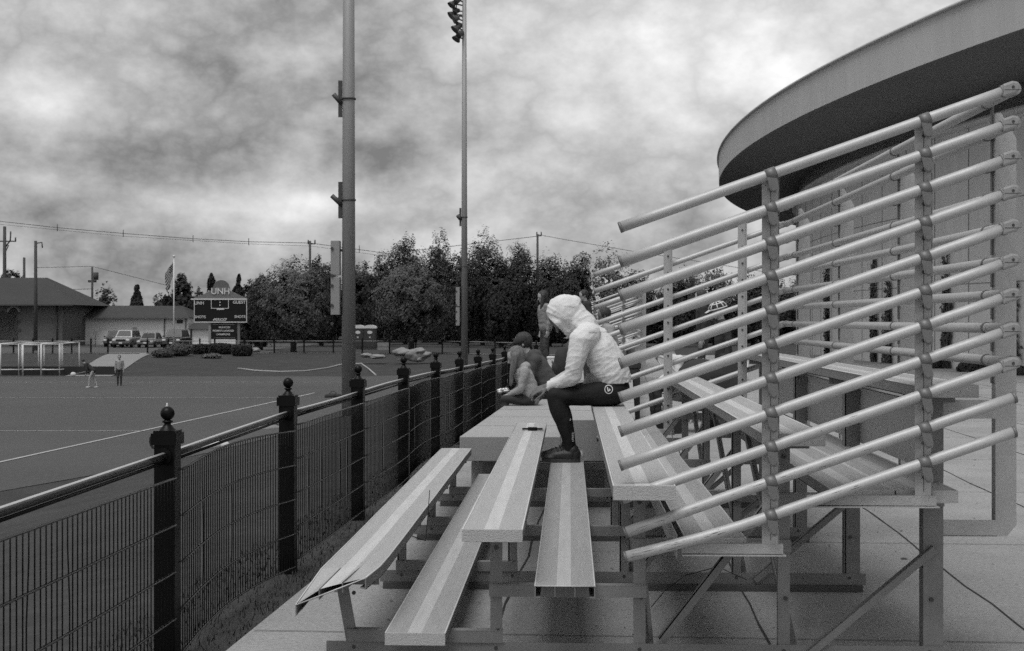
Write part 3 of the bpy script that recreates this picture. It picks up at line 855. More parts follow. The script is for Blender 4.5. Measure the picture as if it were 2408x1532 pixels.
def fuse(name, prims, m, parent, voxel=.012, smooth=4, cuts=(), thick=0.0, disp=None, sfac=.5):
    mb = MB()
    for p in prims:
        if p[0] == 'c': rcap(mb, *p[1:])
        elif p[0] == 'e': ell(mb, *p[1:])
        elif p[0] == 'b': mb.box(p[1], p[2], p[3] if len(p) > 3 else None)
    me = bpy.data.meshes.new('tmp'); me.from_pydata(mb.v, [], mb.f); me.validate()
    o = bpy.data.objects.new('tmp', me); C.objects.link(o)
    rm = o.modifiers.new('r', 'REMESH'); rm.mode = 'VOXEL'; rm.voxel_size = voxel
    if smooth:
        s = o.modifiers.new('s', 'SMOOTH'); s.iterations = smooth; s.factor = sfac
    dg = bpy.context.evaluated_depsgraph_get()
    em = bpy.data.meshes.new_from_object(o.evaluated_get(dg)); em.name = name
    bpy.data.objects.remove(o)
    bm = bmesh.new(); bm.from_mesh(em)
    for (c0, nrm, cond) in cuts:
        c0, nrm = Vector(c0), Vector(nrm).normalized()
        dl = [v for v in bm.verts if (v.co - c0).dot(nrm) > 0 and (cond is None or cond(v.co))]
        bmesh.ops.delete(bm, geom=dl, context='VERTS')
    if disp:
        bm.normal_update()
        for v in bm.verts: v.co += v.normal * disp(v.co)
    for f in bm.faces: f.smooth = True
    bm.to_mesh(em); bm.free()
    em.materials.clear(); em.materials.append(m)
    ob = bpy.data.objects.new(name, em); C.objects.link(ob); ob.parent = parent
    if thick:
        sd_ = ob.modifiers.new('thickness', 'SOLIDIFY'); sd_.thickness = thick; sd_.offset = -1
    return ob
def face_prims(c, fx, up, s=1.0, side=Vector((0, 1, 0))):
    """head with brow, nose, jaw, ears; fx = facing direction"""
    c = Vector(c); fx = Vector(fx).normalized(); up = Vector(up).normalized(); sd_ = fx.cross(up).normalized()
    rot = Matrix((fx, sd_, up)).transposed()
    P = [('e', c + up * .02 * s, (.098 * s, .077 * s, .105 * s), rot), ('e', c - up * .055 * s + fx * .022 * s, (.066 * s, .058 * s, .062 * s), rot),
         ('c', c - up * .005 * s + fx * .090 * s, c - up * .035 * s + fx * .108 * s, .010 * s, .014 * s),
         ('e', c - up * .066 * s + fx * .082 * s, (.012 * s, .022 * s, .009 * s), rot),
         ('e', c + up * .022 * s + fx * .082 * s, (.016 * s, .05 * s, .011 * s), rot),
         ('e', c - up * .095 * s + fx * .066 * s, (.022 * s, .024 * s, .018 * s), rot)]
    for k in (-1, 1):
        P.append(('e', c + sd_ * .078 * s * k - up * .008 * s - fx * .005 * s, (.016 * s, .010 * s, .028 * s), rot))
    return P
def hand_prims(w, d, palm_n, curl=0.5, s=1.0, flip=1):
    """w wrist, d pointing direction, palm_n direction the palm faces"""
    w, d, pn = Vector(w), Vector(d).normalized(), Vector(palm_n).normalized(); sd_ = d.cross(pn).normalized() * flip
    rot = Matrix((d, sd_, pn)).transposed(); P = [('c', w - d * .03, w + d * .02, .027 * s, .026 * s), ('e', w + d * .055 * s, (.050 * s, .040 * s, .017 * s), rot)]
    for k, (off, L) in enumerate(((-.030, .068), (-.010, .078), (.010, .073), (.029, .056))):
        b = w + d * .092 * s + sd_ * off * s; dirv = (d + sd_ * off * 3).normalized(); r = .0088 * s
        P.append(('c', w + d * .045 * s + sd_ * off * .8 * s, b, .013 * s, .0098 * s))
        ang = curl * (.75 + .16 * k)
        for seg in (.44, .32, .24):
            dirv = (dirv * math.cos(ang) + pn * math.sin(ang)).normalized(); q = b + dirv * L * seg * s * 1.15
            P.append(('c', b, q, r, r * .93)); b = q; r *= .93; ang *= .9
    b = w + d * .02 * s - sd_ * .026 * s; q = b + (d * .55 - sd_ * .7 + pn * .45).normalized() * .045 * s; q2 = q + (d * .8 - sd_ * .15 + pn * .5).normalized() * .032 * s; q3 = q2 + (d + pn * .5).normalized() * .026 * s
    P += [('c', b, q, .015 * s, .0115 * s), ('c', q, q2, .0115 * s, .0102 * s), ('c', q2, q3, .0102 * s, .0085 * s)]
    return P

# -------- the hooded man (world X / Z measured, facing -X, seated on the third row)
def hooded_man():
    Y = 11.10
    root = empty('person', 'man in a white hooded top and black joggers hunched forward on the bleacher seat', 'person', (0.30, Y, SEATZ[2]))
    inv = root.location
    def V(x, y, z): return (x - inv.x, y, z - inv.z)
    fx, up = Vector((-.62, 0, -.78)), Vector((-.78, 0, .62))
    B = face_prims(V(-.055, 0, 1.515), fx, up, 1.0)
    B += [('c', V(.02, 0, 1.50), V(.10, 0, 1.40), .058, .065), ('c', V(.12, 0, 1.32), V(.27, 0, 1.08), .12, .12), ('c', V(.27, 0, 1.08), V(.33, 0, .95), .12, .12)]
    for k, (dy) in enumerate((-1, 1)):
        wr = V(-.165, dy * .085, .985) if dy < 0 else V(-.16, dy * .07, .97)
        el = V(.025, dy * .20, 1.055); sh = V(.10, dy * .19, 1.35)
        B += [('c', sh, el, .045, .038), ('c', el, wr, .038, .024)]
        if dy < 0: B += hand_prims(wr, (-.93, .18, -.34), (-.30, .55, -.78), .42, 1.0, -1)
        else: B += hand_prims(wr, (-.90, -.18, -.42), (-.3, -.55, -.75), .55, 1.0, 1)
        B += [('c', V(.31, dy * .10, .93), V(-.10, dy * .14, .91), .06, .05), ('c', V(-.10, dy * .14, .91), V(.005, dy * .13, .50), .045, .032), ('c', V(.005, dy * .13, .50), V(-.02, dy * .13, .45), .034, .032)]
    fuse('body', B, SKIN_D, root, .0052, 2)
    # hooded top
    T = []
    for a, b, r0, r1 in ((V(.345, 0, 1.02), V(.30, 0, 1.13), .135, .150), (V(.30, 0, 1.13), V(.215, 0, 1.27), .150, .150), (V(.215, 0, 1.27), V(.135, 0, 1.365), .150, .128), (V(.135, 0, 1.365), V(.075, 0, 1.45), .115, .085)):
        T.append(('c', a, b, r0, r1, 20, 1.28))
    for dy in (-1, 1):
        T += [('c', V(.14, dy * .13, 1.375), V(.085, dy * .195, 1.345), .098, .090), ('c', V(.085, dy * .195, 1.345), V(.048, dy * .215, 1.20), .088, .073), ('c', V(.048, dy * .215, 1.20), V(.022, dy * .20, 1.065), .073, .063),
              ('c', V(.022, dy * .20, 1.065), V(-.07, dy * .15, 1.01), .061, .050), ('c', V(-.07, dy * .15, 1.01), V(-.160, dy * .09, .985), .050, .038), ('c', V(-.150, dy * .09, .985), V(-.175, dy * .082, .982), .040, .039)]
    ry = Matrix.Rotation(R(-32), 3, 'Y')
    T += [('c', V(-.055, 0, 1.590), V(.036, 0, 1.636), .098, .050, 16, 1.15), ('c', V(.036, 0, 1.632), V(.052, 0, 1.54), .052, .062, 16, 1.4), ('e', V(-.035, 0, 1.555), (.142, .118, .142), ry), ('c', V(-.075, 0, 1.475), V(-.030, 0, 1.425), .105, .075), ('c', V(.045, 0, 1.555), V(.085, 0, 1.43), .085, .095),
          ('c', V(.06, 0, 1.49), V(.10, 0, 1.44), .11, .12)]
    def wr(co):
        z = co.z + inv.z; x = co.x + inv.x
        def ridge(v, k, pw=1.0): return max(0.0, 1 - abs(noise.noise(v)) * k) ** 1.5
        a_ = z - .28 * x
        if z > 1.40:      # hood: long arcs running from the face edge to the nape
            b_ = z + .55 * x
            h = .0060 * ridge(Vector((x * 3 + 1, co.y * 4, b_ * 15)), 4.5) + .005 * ridge(Vector((x * 9, co.y * 8, a_ * 10 + 4)), 5)
            h += .009 * max(0, noise.noise(Vector((x * 8, co.y * 3 + 2, z * 9))))
        else:
            low = sst(1.26, 1.04, z)
            h = (.0010 + .0042 * low) * ridge(Vector((x * 4 + 2, co.y * 5, (a_ - .25 * x) * 20)), 4.0) + .003 * ridge(Vector((x * 11 + 5, co.y * 7, z * 9)), 5)
            if abs(co.y) > .12: h += .0035 * ridge(Vector((co.y * 4, x * 16 - z * 5, z * 7)), 4.5)
        return h + noise.noise(co * 11) * .004
    cuts = [(V(-.118, 0, 1.462), (-.72, 0, -.69), lambda c: c.z + inv.z > 1.355 and c.x + inv.x < .02),
            (V(.3, 0, 1.0), (.05, 0, -1), lambda c: c.x + inv.x > .14),
            (V(-.176, -.082, .98), (-1, .1, 0), lambda c: c.z + inv.z < 1.1)]
    fuse('hooded_top', T, HOODIE, root, .0075, 6, cuts, .004, wr)
    # grey under-layer shows below the raised hem at the front
    fuse('undershirt', [('c', V(.33, 0, 1.0), V(.22, 0, 1.04), .12, .10, 18, 1.25), ('c', V(.22, 0, 1.04), V(.16, 0, 1.0), .09, .06, 18, 1.5)], CLOTH_G, root, .012, 3)
    Pn = [('c', V(.345, 0, .955), V(.315, 0, .96), .125, .125, 20, 1.38)]
    for dy in (-1, 1):
        Pn += [('c', V(.32, dy * .09, .935), V(.10, dy * .125, .918), .100, .086), ('c', V(.10, dy * .125, .918), V(-.112, dy * .145, .910), .086, .070),
               ('c', V(-.112, dy * .145, .910), V(-.088, dy * .143, .82), .070, .072), ('c', V(-.088, dy * .143, .82), V(-.045, dy * .138, .72), .074, .072), ('c', V(-.045, dy * .138, .72), V(-.012, dy * .132, .58), .070, .052), ('c', V(-.012, dy * .132, .58), V(.0, dy * .13, .50), .052, .046)]
    seat = SEATZ[2] - inv.z + .004
    def fl_(co):
        return noise.noise(Vector((co.x * 14, co.y * 9, co.z * 14))) * .006
    pn = fuse('trousers', Pn, PANTS, root, .009, 5, [], 0, fl_)
    for v in pn.data.vertices:
        if v.co.x + inv.x > .14 and v.co.z < seat: v.co.z = seat - .0
    # shoes
    for dy in (-1, 1):
        y = dy * .13; z0 = FOOTZ[2]; dxs = 0 if dy < 0 else -.012
        S = [('e', V(.035 + dxs, y, z0 + .060), (.052, .043, .058)), ('c', V(.02 + dxs, y, z0 + .095), V(-.02 + dxs, y, z0 + .115), .046, .038), ('c', V(-.0 + dxs, y, z0 + .06), V(-.12 + dxs, y, z0 + .048), .050, .040), ('c', V(-.12 + dxs, y, z0 + .042), V(-.19 + dxs, y - .004, z0 + .034), .040, .030), ('e', V(-.15 + dxs, y, z0 + .035), (.068, .047, .026))]
        sh = fuse('shoe', S, SHOE, root, .0065, 3)
        mb = MB(); n = 22
        outl = []
        for i in range(n):
            t = 2 * math.pi * i / n; cx_ = math.cos(t); sx = math.sin(t)
            wy = .040 + .008 * (cx_ < -.2); outl.append(Vector(V(-.068 + dxs + .150 * math.copysign(abs(cx_) ** .75, cx_), y + wy * math.copysign(abs(sx) ** .8, sx), z0 + .002 + (.010 if cx_ < -.85 else 0))))
        mb.prism(outl, (0, 0, 0), (0, 0, .026)); mb.build('sole', mat('shoe_sole%d' % dy, .03, .6), sh, bevel=.003)
        mb = MB()
        for k in range(4): mb.tube([V(-.035 - .028 * k + dxs, y - .026, z0 + .108 - .010 * k), V(-.045 - .028 * k + dxs, y, z0 + .119 - .012 * k), V(-.035 - .028 * k + dxs, y + .026, z0 + .108 - .010 * k)], .004, 6)
        mb.build('lace', CLOTH_D, sh)
    # round emblem on the hip and pale lettering at the ankle, laid on the cloth
    bvh = BVHTree.FromPolygons([v.co for v in pn.data.vertices], [tuple(p.vertices) for p in pn.data.polygons])
    def on(x, z, off=.0025):
        h = bvh.ray_cast(Vector(V(x, -.8, z)), Vector((0, 1, 0)))
        p = h[0] if h[0] else Vector(V(x, -.16, z)); n_ = h[1] if h[0] else Vector((0, -1, 0))
        return p + n_ * off
    EM = mat('print_white', .50, .7)
    cx0, cz0 = .297, .965; mb = MB()
    for (ra, rb) in ((.028, .034),):
        for i in range(36):
            a, b = 2 * math.pi * i / 36, 2 * math.pi * (i + 1) / 36
            mb.add([on(cx0 + ra * .95 * math.cos(a), cz0 + ra * math.sin(a)), on(cx0 + rb * .95 * math.cos(a), cz0 + rb * math.sin(a)), on(cx0 + rb * .95 * math.cos(b), cz0 + rb * math.sin(b)), on(cx0 + ra * .95 * math.cos(b), cz0 + ra * math.sin(b))], [(0, 1, 2, 3)])
    def stroke(p, q, w):
        p, q = Vector(p), Vector(q); n_ = Vector((-(q - p).y, (q - p).x)).normalized() * w
        mb.add([on(*(p - n_)), on(*(q - n_)), on(*(q + n_)), on(*(p + n_))], [(0, 1, 2, 3)])
    stroke((cx0 - .010, cz0 + .016), (cx0 - .003, cz0 - .016), .004); stroke((cx0 - .003, cz0 - .014), (cx0 + .013, cz0 - .002), .004); stroke((cx0 + .012, cz0 - .004), (cx0 + .004, cz0 + .004), .003)
    mb.build('emblem', EM, pn)
    mb = MB()
    for k, z in enumerate((.625, .610, .595, .580, .565)): stroke((.018, z), (.030 - .003 * (k % 2), z + .004), .0045)
    stroke((.016, .575), (.016, .640), .0012); stroke((-.0, .725), (.004, .740), .004)
    mb.build('leg_print', EM, pn)
hooded_man()

# -------- other figures
def person(label, base, face_deg, H=1.68, sit=False, top=CLOTH_G, legs=DENIM, skin=SKIN_L, hair=HAIR, long_hair=False, lean=0.0, pose=None, shoes=SHOE, vox=.02, cat='person', hat=None, arms=None, group=None, seat_h=.45, hood=False, hs=1.0, fat=1.0):
    """base: feet point (standing) or seat point (sitting); faces local -X, then turned"""
    root = empty('person', label, cat, base, R(face_deg), group); k = H / 1.72
    def S(*p): return tuple(c * k for c in p)
    if not sit:
        hip = Vector(S(0, 0, .92)); ch = Vector(S(-.02 - lean * .42, 0, 1.32 - abs(lean) * .10)); nk = Vector(S(-.02 - lean * .58, 0, 1.47 - abs(lean) * .18))
    else:
        hip = Vector(S(0, 0, .10)); ch = Vector(S(-.05 - lean * .35, 0, .46 - abs(lean) * .08)); nk = Vector(S(-.08 - lean * .50, 0, .62 - abs(lean) * .14))
    hd = nk + Vector(S(-.035 - lean * .10, 0, .135)); fx = Vector((-1, 0, -.25 - lean * .6)).normalized(); up = Vector((0, 1, 0)).cross(fx) * 1
    if up.z < 0: up = -up
    B = face_prims(hd, fx, up, k * hs); B += [('c', hd + Vector(S(.02, 0, -.05)), nk, .05 * k, .055 * k), ('c', ch, hip, .11 * k, .11 * k)]
    T = [('c', hip + Vector(S(0, 0, .02)), ch, .125 * k * fat, .130 * k * fat, 16, 1.2), ('c', ch, nk - Vector(S(0, 0, .05)), .12 * k * fat, .075 * k, 16, 1.3)]
    Lg = [('e', hip, S(.125, .165, .11))]
    for s in (-1, 1):
        sh = ch + Vector(S(.01, s * .165, .07))
        if arms: el, wr = [Vector(S(*a)) for a in arms[(s + 1) // 2]]
        elif sit: el = sh + Vector(S(-.04 - lean * .1, s * .03, -.26)); wr = Vector(S(-.34, s * .10, .16))
        else: el = sh + Vector(S(.03, s * .05, -.28)); wr = el + Vector(S(-.04, s * .01, -.24))
        B += [('c', sh, el, .045 * k, .036 * k), ('c', el, wr, .036 * k, .024 * k)]
        B += hand_prims(wr, (wr - el), (-.3, -s, -.3), .5, k * 1.05, s)
        T += [('c', sh, el, .072 * k, .056 * k), ('c', el, wr, .055 * k, .040 * k), ('c', ch + Vector(S(0, s * .08, .05)), sh, .09 * k, .075 * k)]
        if sit:
            kn = Vector(S(-.42, s * .11, .09)); an = Vector(S(-.40, s * .10, -seat_h + .09)); hp = hip + Vector(S(-.02, s * .08, -.02))
        else:
            st = pose[(s + 1) // 2] if pose else 0.0
            hp = hip + Vector(S(0, s * .085, -.02)); an = Vector(S(-st, s * .09, .09)); kn = (hp + an) / 2 + Vector(S(-.04 - abs(st) * .1, 0, .03))
        B += [('c', hp, kn, .06 * k, .05 * k), ('c', kn, an, .046 * k, .032 * k), ('c', an, an - Vector(S(0, 0, .03)), .034 * k, .034 * k)]
        if legs: Lg += [('c', hp, kn, .092 * k, .066 * k), ('c', kn, an + Vector(S(0, 0, .02)), .064 * k, .050 * k)]
        sm = fuse('shoe', [('e', an + Vector(S(.01, 0, -.03)), S(.05, .042, .055)), ('c', an + Vector(S(0, 0, -.045)), an + Vector(S(-.15, 0, -.06)), .042 * k, .030 * k)], shoes, root, .012, 2)
    fuse('body', B, skin, root, min(vox, .011), 2)
    if hood: T += [('e', nk + Vector(S(.07, 0, -.005)), S(.10, .13, .075))]
    def wr_(co): return noise.noise(Vector((co.x * 9, co.y * 9, co.z * 18))) * .010
    fuse('jacket', T, top, root, vox * .7, 4, [], 0, wr_)
    if legs: fuse('trousers', Lg, legs, root, vox * .7, 4, [], 0, wr_)
    if hair and hat in (None, 'cap') or long_hair:
        c = hd; kk = k * hs; Hh = [('e', c - fx * .022 * kk + up * .030 * kk, (.108 * kk, .094 * kk, .106 * kk))]
        if long_hair:
            Hh += [('c', c - fx * .03 * kk, c - fx * .055 * kk + Vector((0, 0, -.20 * kk)), .090 * kk, .060 * kk)]
            for s in (-1, 1): Hh += [('c', c + Vector((-.01 * kk, s * .075 * kk, .02)), c + Vector((-.045 * kk, s * .088 * kk, -.17 * kk)), .042 * kk, .036 * kk), ('c', c + Vector((-.045 * kk, s * .088 * kk, -.17 * kk)), c + Vector((-.06 * kk, s * .085 * kk, -.34 * kk)), .036 * kk, .016 * kk)]
        def hz(co): return noise.noise(Vector((co.x * 60, co.y * 60, co.z * 9))) * .007
        fuse('hair', Hh, hair, root, .010, 2, [(c + fx * .052 * kk, fx, lambda q, c=c: abs(q.y - c.y) < .070 * kk and q.z < c.z + .055 * kk)], 0, hz)
    if hat == 'cap':
        mb = MB(); rot = Matrix((fx, Vector((0, 1, 0)), up)).transposed()
        fuse('cap', [('e', hd + up * .045 * k - fx * .01, (.125 * k, .112 * k, .085 * k), rot), ('e', hd + up * .062 * k + fx * .10 * k, (.075 * k, .075 * k, .012 * k), rot)], CLOTH_D, root, .009, 2, [(hd + up * .018 * k, -up, None)], .004)
    if hat == 'helmet':
        rot = Matrix((fx, fx.cross(up), up)).transposed(); c = hd + up * .045 * k
        h = fuse('helmet', [('e', c, (.138 * k, .108 * k, .098 * k), rot)], CLOTH_D, root, .009, 1, [(c - up * .01, -up, None)], .006)
        mb = MB()
        def hp_(lon, lat, r=1.04): return c + rot @ Vector((.138 * k * math.cos(lat) * math.cos(lon) * r, .108 * k * math.cos(lat) * math.sin(lon) * r, .098 * k * math.sin(lat) * r))
        for lon in (30, 75, 115, 155, 205, 245, 285, 330): mb.tube([hp_(R(lon), R(l)) for l in (-3, 20, 45, 70, 88)], .009 * k, 6)
        for lat in (-3, 42): mb.tube([hp_(R(10 * i), R(lat)) for i in range(37)], .010 * k, 6)
        mb.prism([c + rot @ Vector(v) for v in ((.12, -.07, 0), (.21, -.045, -.028), (.21, .045, -.028), (.12, .07, 0))], (0, 0, 0), up * .01)
        mb.build('helmet_ribs', CLOTH_W, h)
    return root
def onW(px, py, d): return at(px, py, d)
# girl in the fleece, on the near edge of the lower step, facing the field
pgirl = at(1251, 952, 16.6); pgirl.z = .505
g = person('girl in a pale hooded fleece with long hair, sitting on the decked stand edge', pgirl, 4, 1.32, True, CLOTH_M, CLOTH_D, SKIN_L, HAIR_B, True, .22, hood=True, vox=.014, seat_h=.42, hs=1.25, fat=1.15)
pc = at(1297, 940, 18.0); pc.z = .505
COATM = mat('coat_cloth', .055, .95, 0, .3, 12, bump=.3, bscale=25)
person('hunched figure in dark coat and flat cap sitting close behind the fleece girl', pc, -6, 1.70, True, COATM, CLOTH_D, SKIN_L, HAIR, False, .42, hat='cap', hs=1.1, fat=1.1, hood=True)
# wrapped snack the girl holds
mb = MB(); 
for i in range(9): mb.ball((random.uniform(-.05, .05), random.uniform(-.02, .02), random.uniform(-.018, .018)), (.035, .022, .02), 8)
o = mb.build('snack_wrapper', mat('foil', .45, .35, .3, .4, 60), loc=pgirl + Vector((-.335, 0, .165))); tag(o, 'crumpled shiny snack wrapper held in the fleece girl\'s hands', 'wrapper')
pw = W((1283 - 1204) / 3344 * 28.4, 28.4, .50)
person('standing young woman with long dark hair, grey jacket and jeans on the decked stand', pw, 20, 1.56, False, CLOTH_G, DENIM, SKIN_L, HAIR, True, .02, hs=1.1, fat=1.2)
# people and belongings behind the first bleacher
def gW(px, d, z=0.0): return W((px - 1204) / 3344 * d, d, z)
person('figure in a black and white bicycle helmet behind the far guard rail', gW(1703, 22.0, .0), 12, 1.76, False, CLOTH_D, DENIM, SKIN_L, HAIR, False, .05, hat='helmet')
person('seated spectator in a pale shirt just past the far guard post', gW(1598, 21.0, .42), 20, 1.62, True, CLOTH_W, CLOTH_D, SKIN_L, HAIR, False, .1)
person('spectator with dark hair in a dark top beside the helmeted figure', gW(1655, 24.0, .35), -10, 1.64, False, CLOTH_D, DENIM, SKIN_L, HAIR, False, .0)
person('curly-haired spectator in a light shirt behind the hooded man\'s back', gW(1441, 23.0, .40), 10, 1.62, True, CLOTH_M, DENIM, SKIN_D, HAIR, False, .05) if False else None
p_ = gW(1441, 21.5, .86); person('curly-haired spectator in a light shirt seated behind the hooded man\'s back', p_, 8, 1.62, True, CLOTH_M, DENIM, SKIN_D, HAIR, False, .05, seat_h=.40)
person('standing spectator in dark clothes whose head shows beside the white hood', gW(1383, 27.0, .645), 15, 1.42, False, CLOTH_D, CLOTH_D, SKIN_L, HAIR, False, .08)
# folding stool box under the curly-haired spectator
def crate(name, c, sx, sy, h, m, label, cat, rz=0):
    root = empty(name, label, cat, c, rz)
    mb = MB(); mb.box((0, 0, h * .45), (sx, sy, h * .9)); mb.build('case', m, root, bevel=.02)
    mb = MB(); mb.box((0, 0, h * .95), (sx * 1.04, sy * 1.04, h * .1)); mb.build('lid', m, root, bevel=.01)
    mb = MB(); mb.tube([(-sx * .3, -sy * .54, h * .8), (-sx * .3, -sy * .62, h * .7), (sx * .3, -sy * .62, h * .7), (sx * .3, -sy * .54, h * .8)], .01, 6); mb.build('handle', BLACK, root)
    return root
crate('cooler_box', gW(1316, 24.5, .505), .42, .34, .36, CLOTH_W, 'white cooler box standing on the decked stand near the woman in jeans', 'cooler')
crate('storage_box', gW(1441, 21.6, .0), .8, .5, .85, CLOTH_D, 'tall dark storage case the curly-haired spectator sits on', 'case')
def backpack(c, label, m, s=1.0, rz=0):
    root = empty('backpack', label, 'backpack', c, rz)
    fuse('bag', [('e', (0, 0, .24 * s), (.13 * s, .17 * s, .25 * s)), ('e', (-.08 * s, 0, .15 * s), (.09 * s, .13 * s, .12 * s))], m, root, .02, 3)
    mb = MB(); mb.tube([(.12 * s, -.07 * s, .42 * s), (.19 * s, -.08 * s, .25 * s), (.12 * s, -.08 * s, .06 * s)], .012, 6); mb.tube([(.12 * s, .07 * s, .42 * s), (.19 * s, .08 * s, .25 * s), (.12 * s, .08 * s, .06 * s)], .012, 6); mb.tube([(0, -.04, .48 * s), (0, 0, .53 * s), (0, .04, .48 * s)], .01, 6)
    mb.build('strap', BLACK, root)
backpack(gW(1322, 21.0, .645), 'black backpack standing on the upper deck step in front of the hooded man', CLOTH_D, .95)
backpack(gW(1345, 23.0, .645), 'charcoal backpack leaning behind the black one on the upper deck step', DENIM, 1.1)
def camp_chair(c, label, rz=0):
    root = empty('camp_chair', label, 'chair', c, rz, 'folding camp chairs behind the bleacher')
    for (a, b) in (((-.25, -.25, 0), (.25, -.25, .42)), ((.25, -.25, 0), (-.25, -.25, .42)), ((-.25, .25, 0), (.25, .25, .42)), ((.25, .25, 0), (-.25, .25, .42)), ((.24, -.25, .40), (.34, -.25, .92)), ((.24, .25, .40), (.34, .25, .92))):
        mb = MB(); mb.tube([a, b], .014, 8); mb.build('leg', ALU, root)
    mb = MB(); mb.add([(-.25, -.25, .43), (.27, -.25, .39), (.27, .25, .39), (-.25, .25, .43), (-.25, -.25, .42), (.27, -.25, .38), (.27, .25, .38), (-.25, .25, .42)], [(0, 1, 2, 3), (4, 7, 6, 5), (0, 4, 5, 1), (1, 5, 6, 2), (2, 6, 7, 3), (3, 7, 4, 0)]); mb.build('seat', CLOTH_D, root)
    mb = MB(); mb.prism([Vector((.26, -.25, .42)), Vector((.26, .25, .42)), Vector((.34, .25, .92)), Vector((.34, -.25, .92))], (0, 0, 0), (.01, 0, 0)); mb.build('backrest', CLOTH_D, root)
camp_chair(gW(1700, 19.5, 0), 'dark folding camp chair with pale crossed legs behind the far guard rail', 20)
camp_chair(gW(1598, 20.9, 0), 'folding camp chair under the seated spectator in a pale shirt', 20)
def stroller(c, label):
    root = empty('stroller', label, 'stroller', c, R(15))
    fuse('hood', [('e', (0, 0, .72), (.34, .24, .26))], CLOTH_D, root, .025, 2, [((0, 0, .68), (.2, 0, -1), None)], .01)
    mb = MB(); mb.prism([Vector((-.40, -.22, .42)), Vector((.28, -.22, .36)), Vector((.34, -.22, .72)), Vector((-.30, -.22, .56))], (0, 0, 0), (0, .44, 0)); mb.build('seat', CLOTH_D, root, bevel=.02)
    mb = MB(); 
    for y in (-.22, .22): mb.tube([(-.55, y, .98), (-.30, y, .62), (.30, y, .14)], .013, 8); mb.tube([(.30, y, .55), (-.42, y, .14)], .013, 8)
    mb.tube([(-.55, -.22, .98), (-.60, 0, 1.02), (-.55, .22, .98)], .018, 8); mb.build('frame', ALU, root)
    for x in (-.42, .30):
        for y in (-.25, .25):
            mb = MB(); mb.tube([(x, y - .02, .14), (x, y + .02, .14)], .14, 18); mb.build('wheel', RUBBER, root)
stroller(gW(1648, 19.0, 0), 'dark stroller parked behind the first bleacher beside the camp chair')
# smartwatch-like dark object on the second seat, a strap lying flat
wx, wy = (1253 - 1340) / 297.0, 11.15
mb = MB(); z0 = SEATZ[1] + .004
mb.tube([Vector((wx - .045, wy, z0 + .013)), Vector((wx + .045, wy, z0 + .013))], .0, 4) if False else None
mb.prism([Vector((wx - .036, wy - .028, z0)), Vector((wx - .026, wy - .036, z0)), Vector((wx + .026, wy - .036, z0)), Vector((wx + .036, wy - .028, z0)), Vector((wx + .036, wy + .028, z0)), Vector((wx + .026, wy + .036, z0)), Vector((wx - .026, wy + .036, z0)), Vector((wx - .036, wy + .028, z0))], (0, 0, 0), (0, 0, .022))
mb.bx(wx - .080, wx - .030, wy - .014, wy + .014, z0 + .002, z0 + .016); mb.bx(wx + .030, wx + .080, wy - .014, wy + .014, z0 + .002, z0 + .016)
tag(mb.build('wrist_strap', BLACK, bevel=.002), 'small black device with a strap lying on the second seat plank', 'gadget')
# loose cords under the planks
for pts, lb in (([(.42, 7.35, .02), (.50, 7.6, .05), (.62, 7.7, .12), (.80, 7.75, .16), (.95, 7.7, .10)], 'thin black cord looping above the paving behind the third footboard'),
                ([(-.95, 7.95, .42), (-.90, 7.9, .30), (-.80, 7.88, .27), (-.78, 7.9, .55)], 'frayed cable tie hanging from the second leg of the first seat')):
    mb = MB(); P2 = [Vector(p) for p in pts]; q = []
    for i in range(len(P2) - 1):
        for t in range(5): q.append(P2[i].lerp(P2[i + 1], t / 5))
    mb.tube(q + [P2[-1]], .0024, 6); tag(mb.build('cord', RUBBER), lb, 'cord')

# ------------------------------------------------------------------ background helpers
def far(px, d, dz=0.0):
    x = (px - 1204) / 3344.0 * d
    return W(x, d, ground_z(x, d) + dz)
def zpx(py, d): return EYE - (py - 752) / 3344.0 * d
FACE = YAW       # things squared up to the viewpoint line
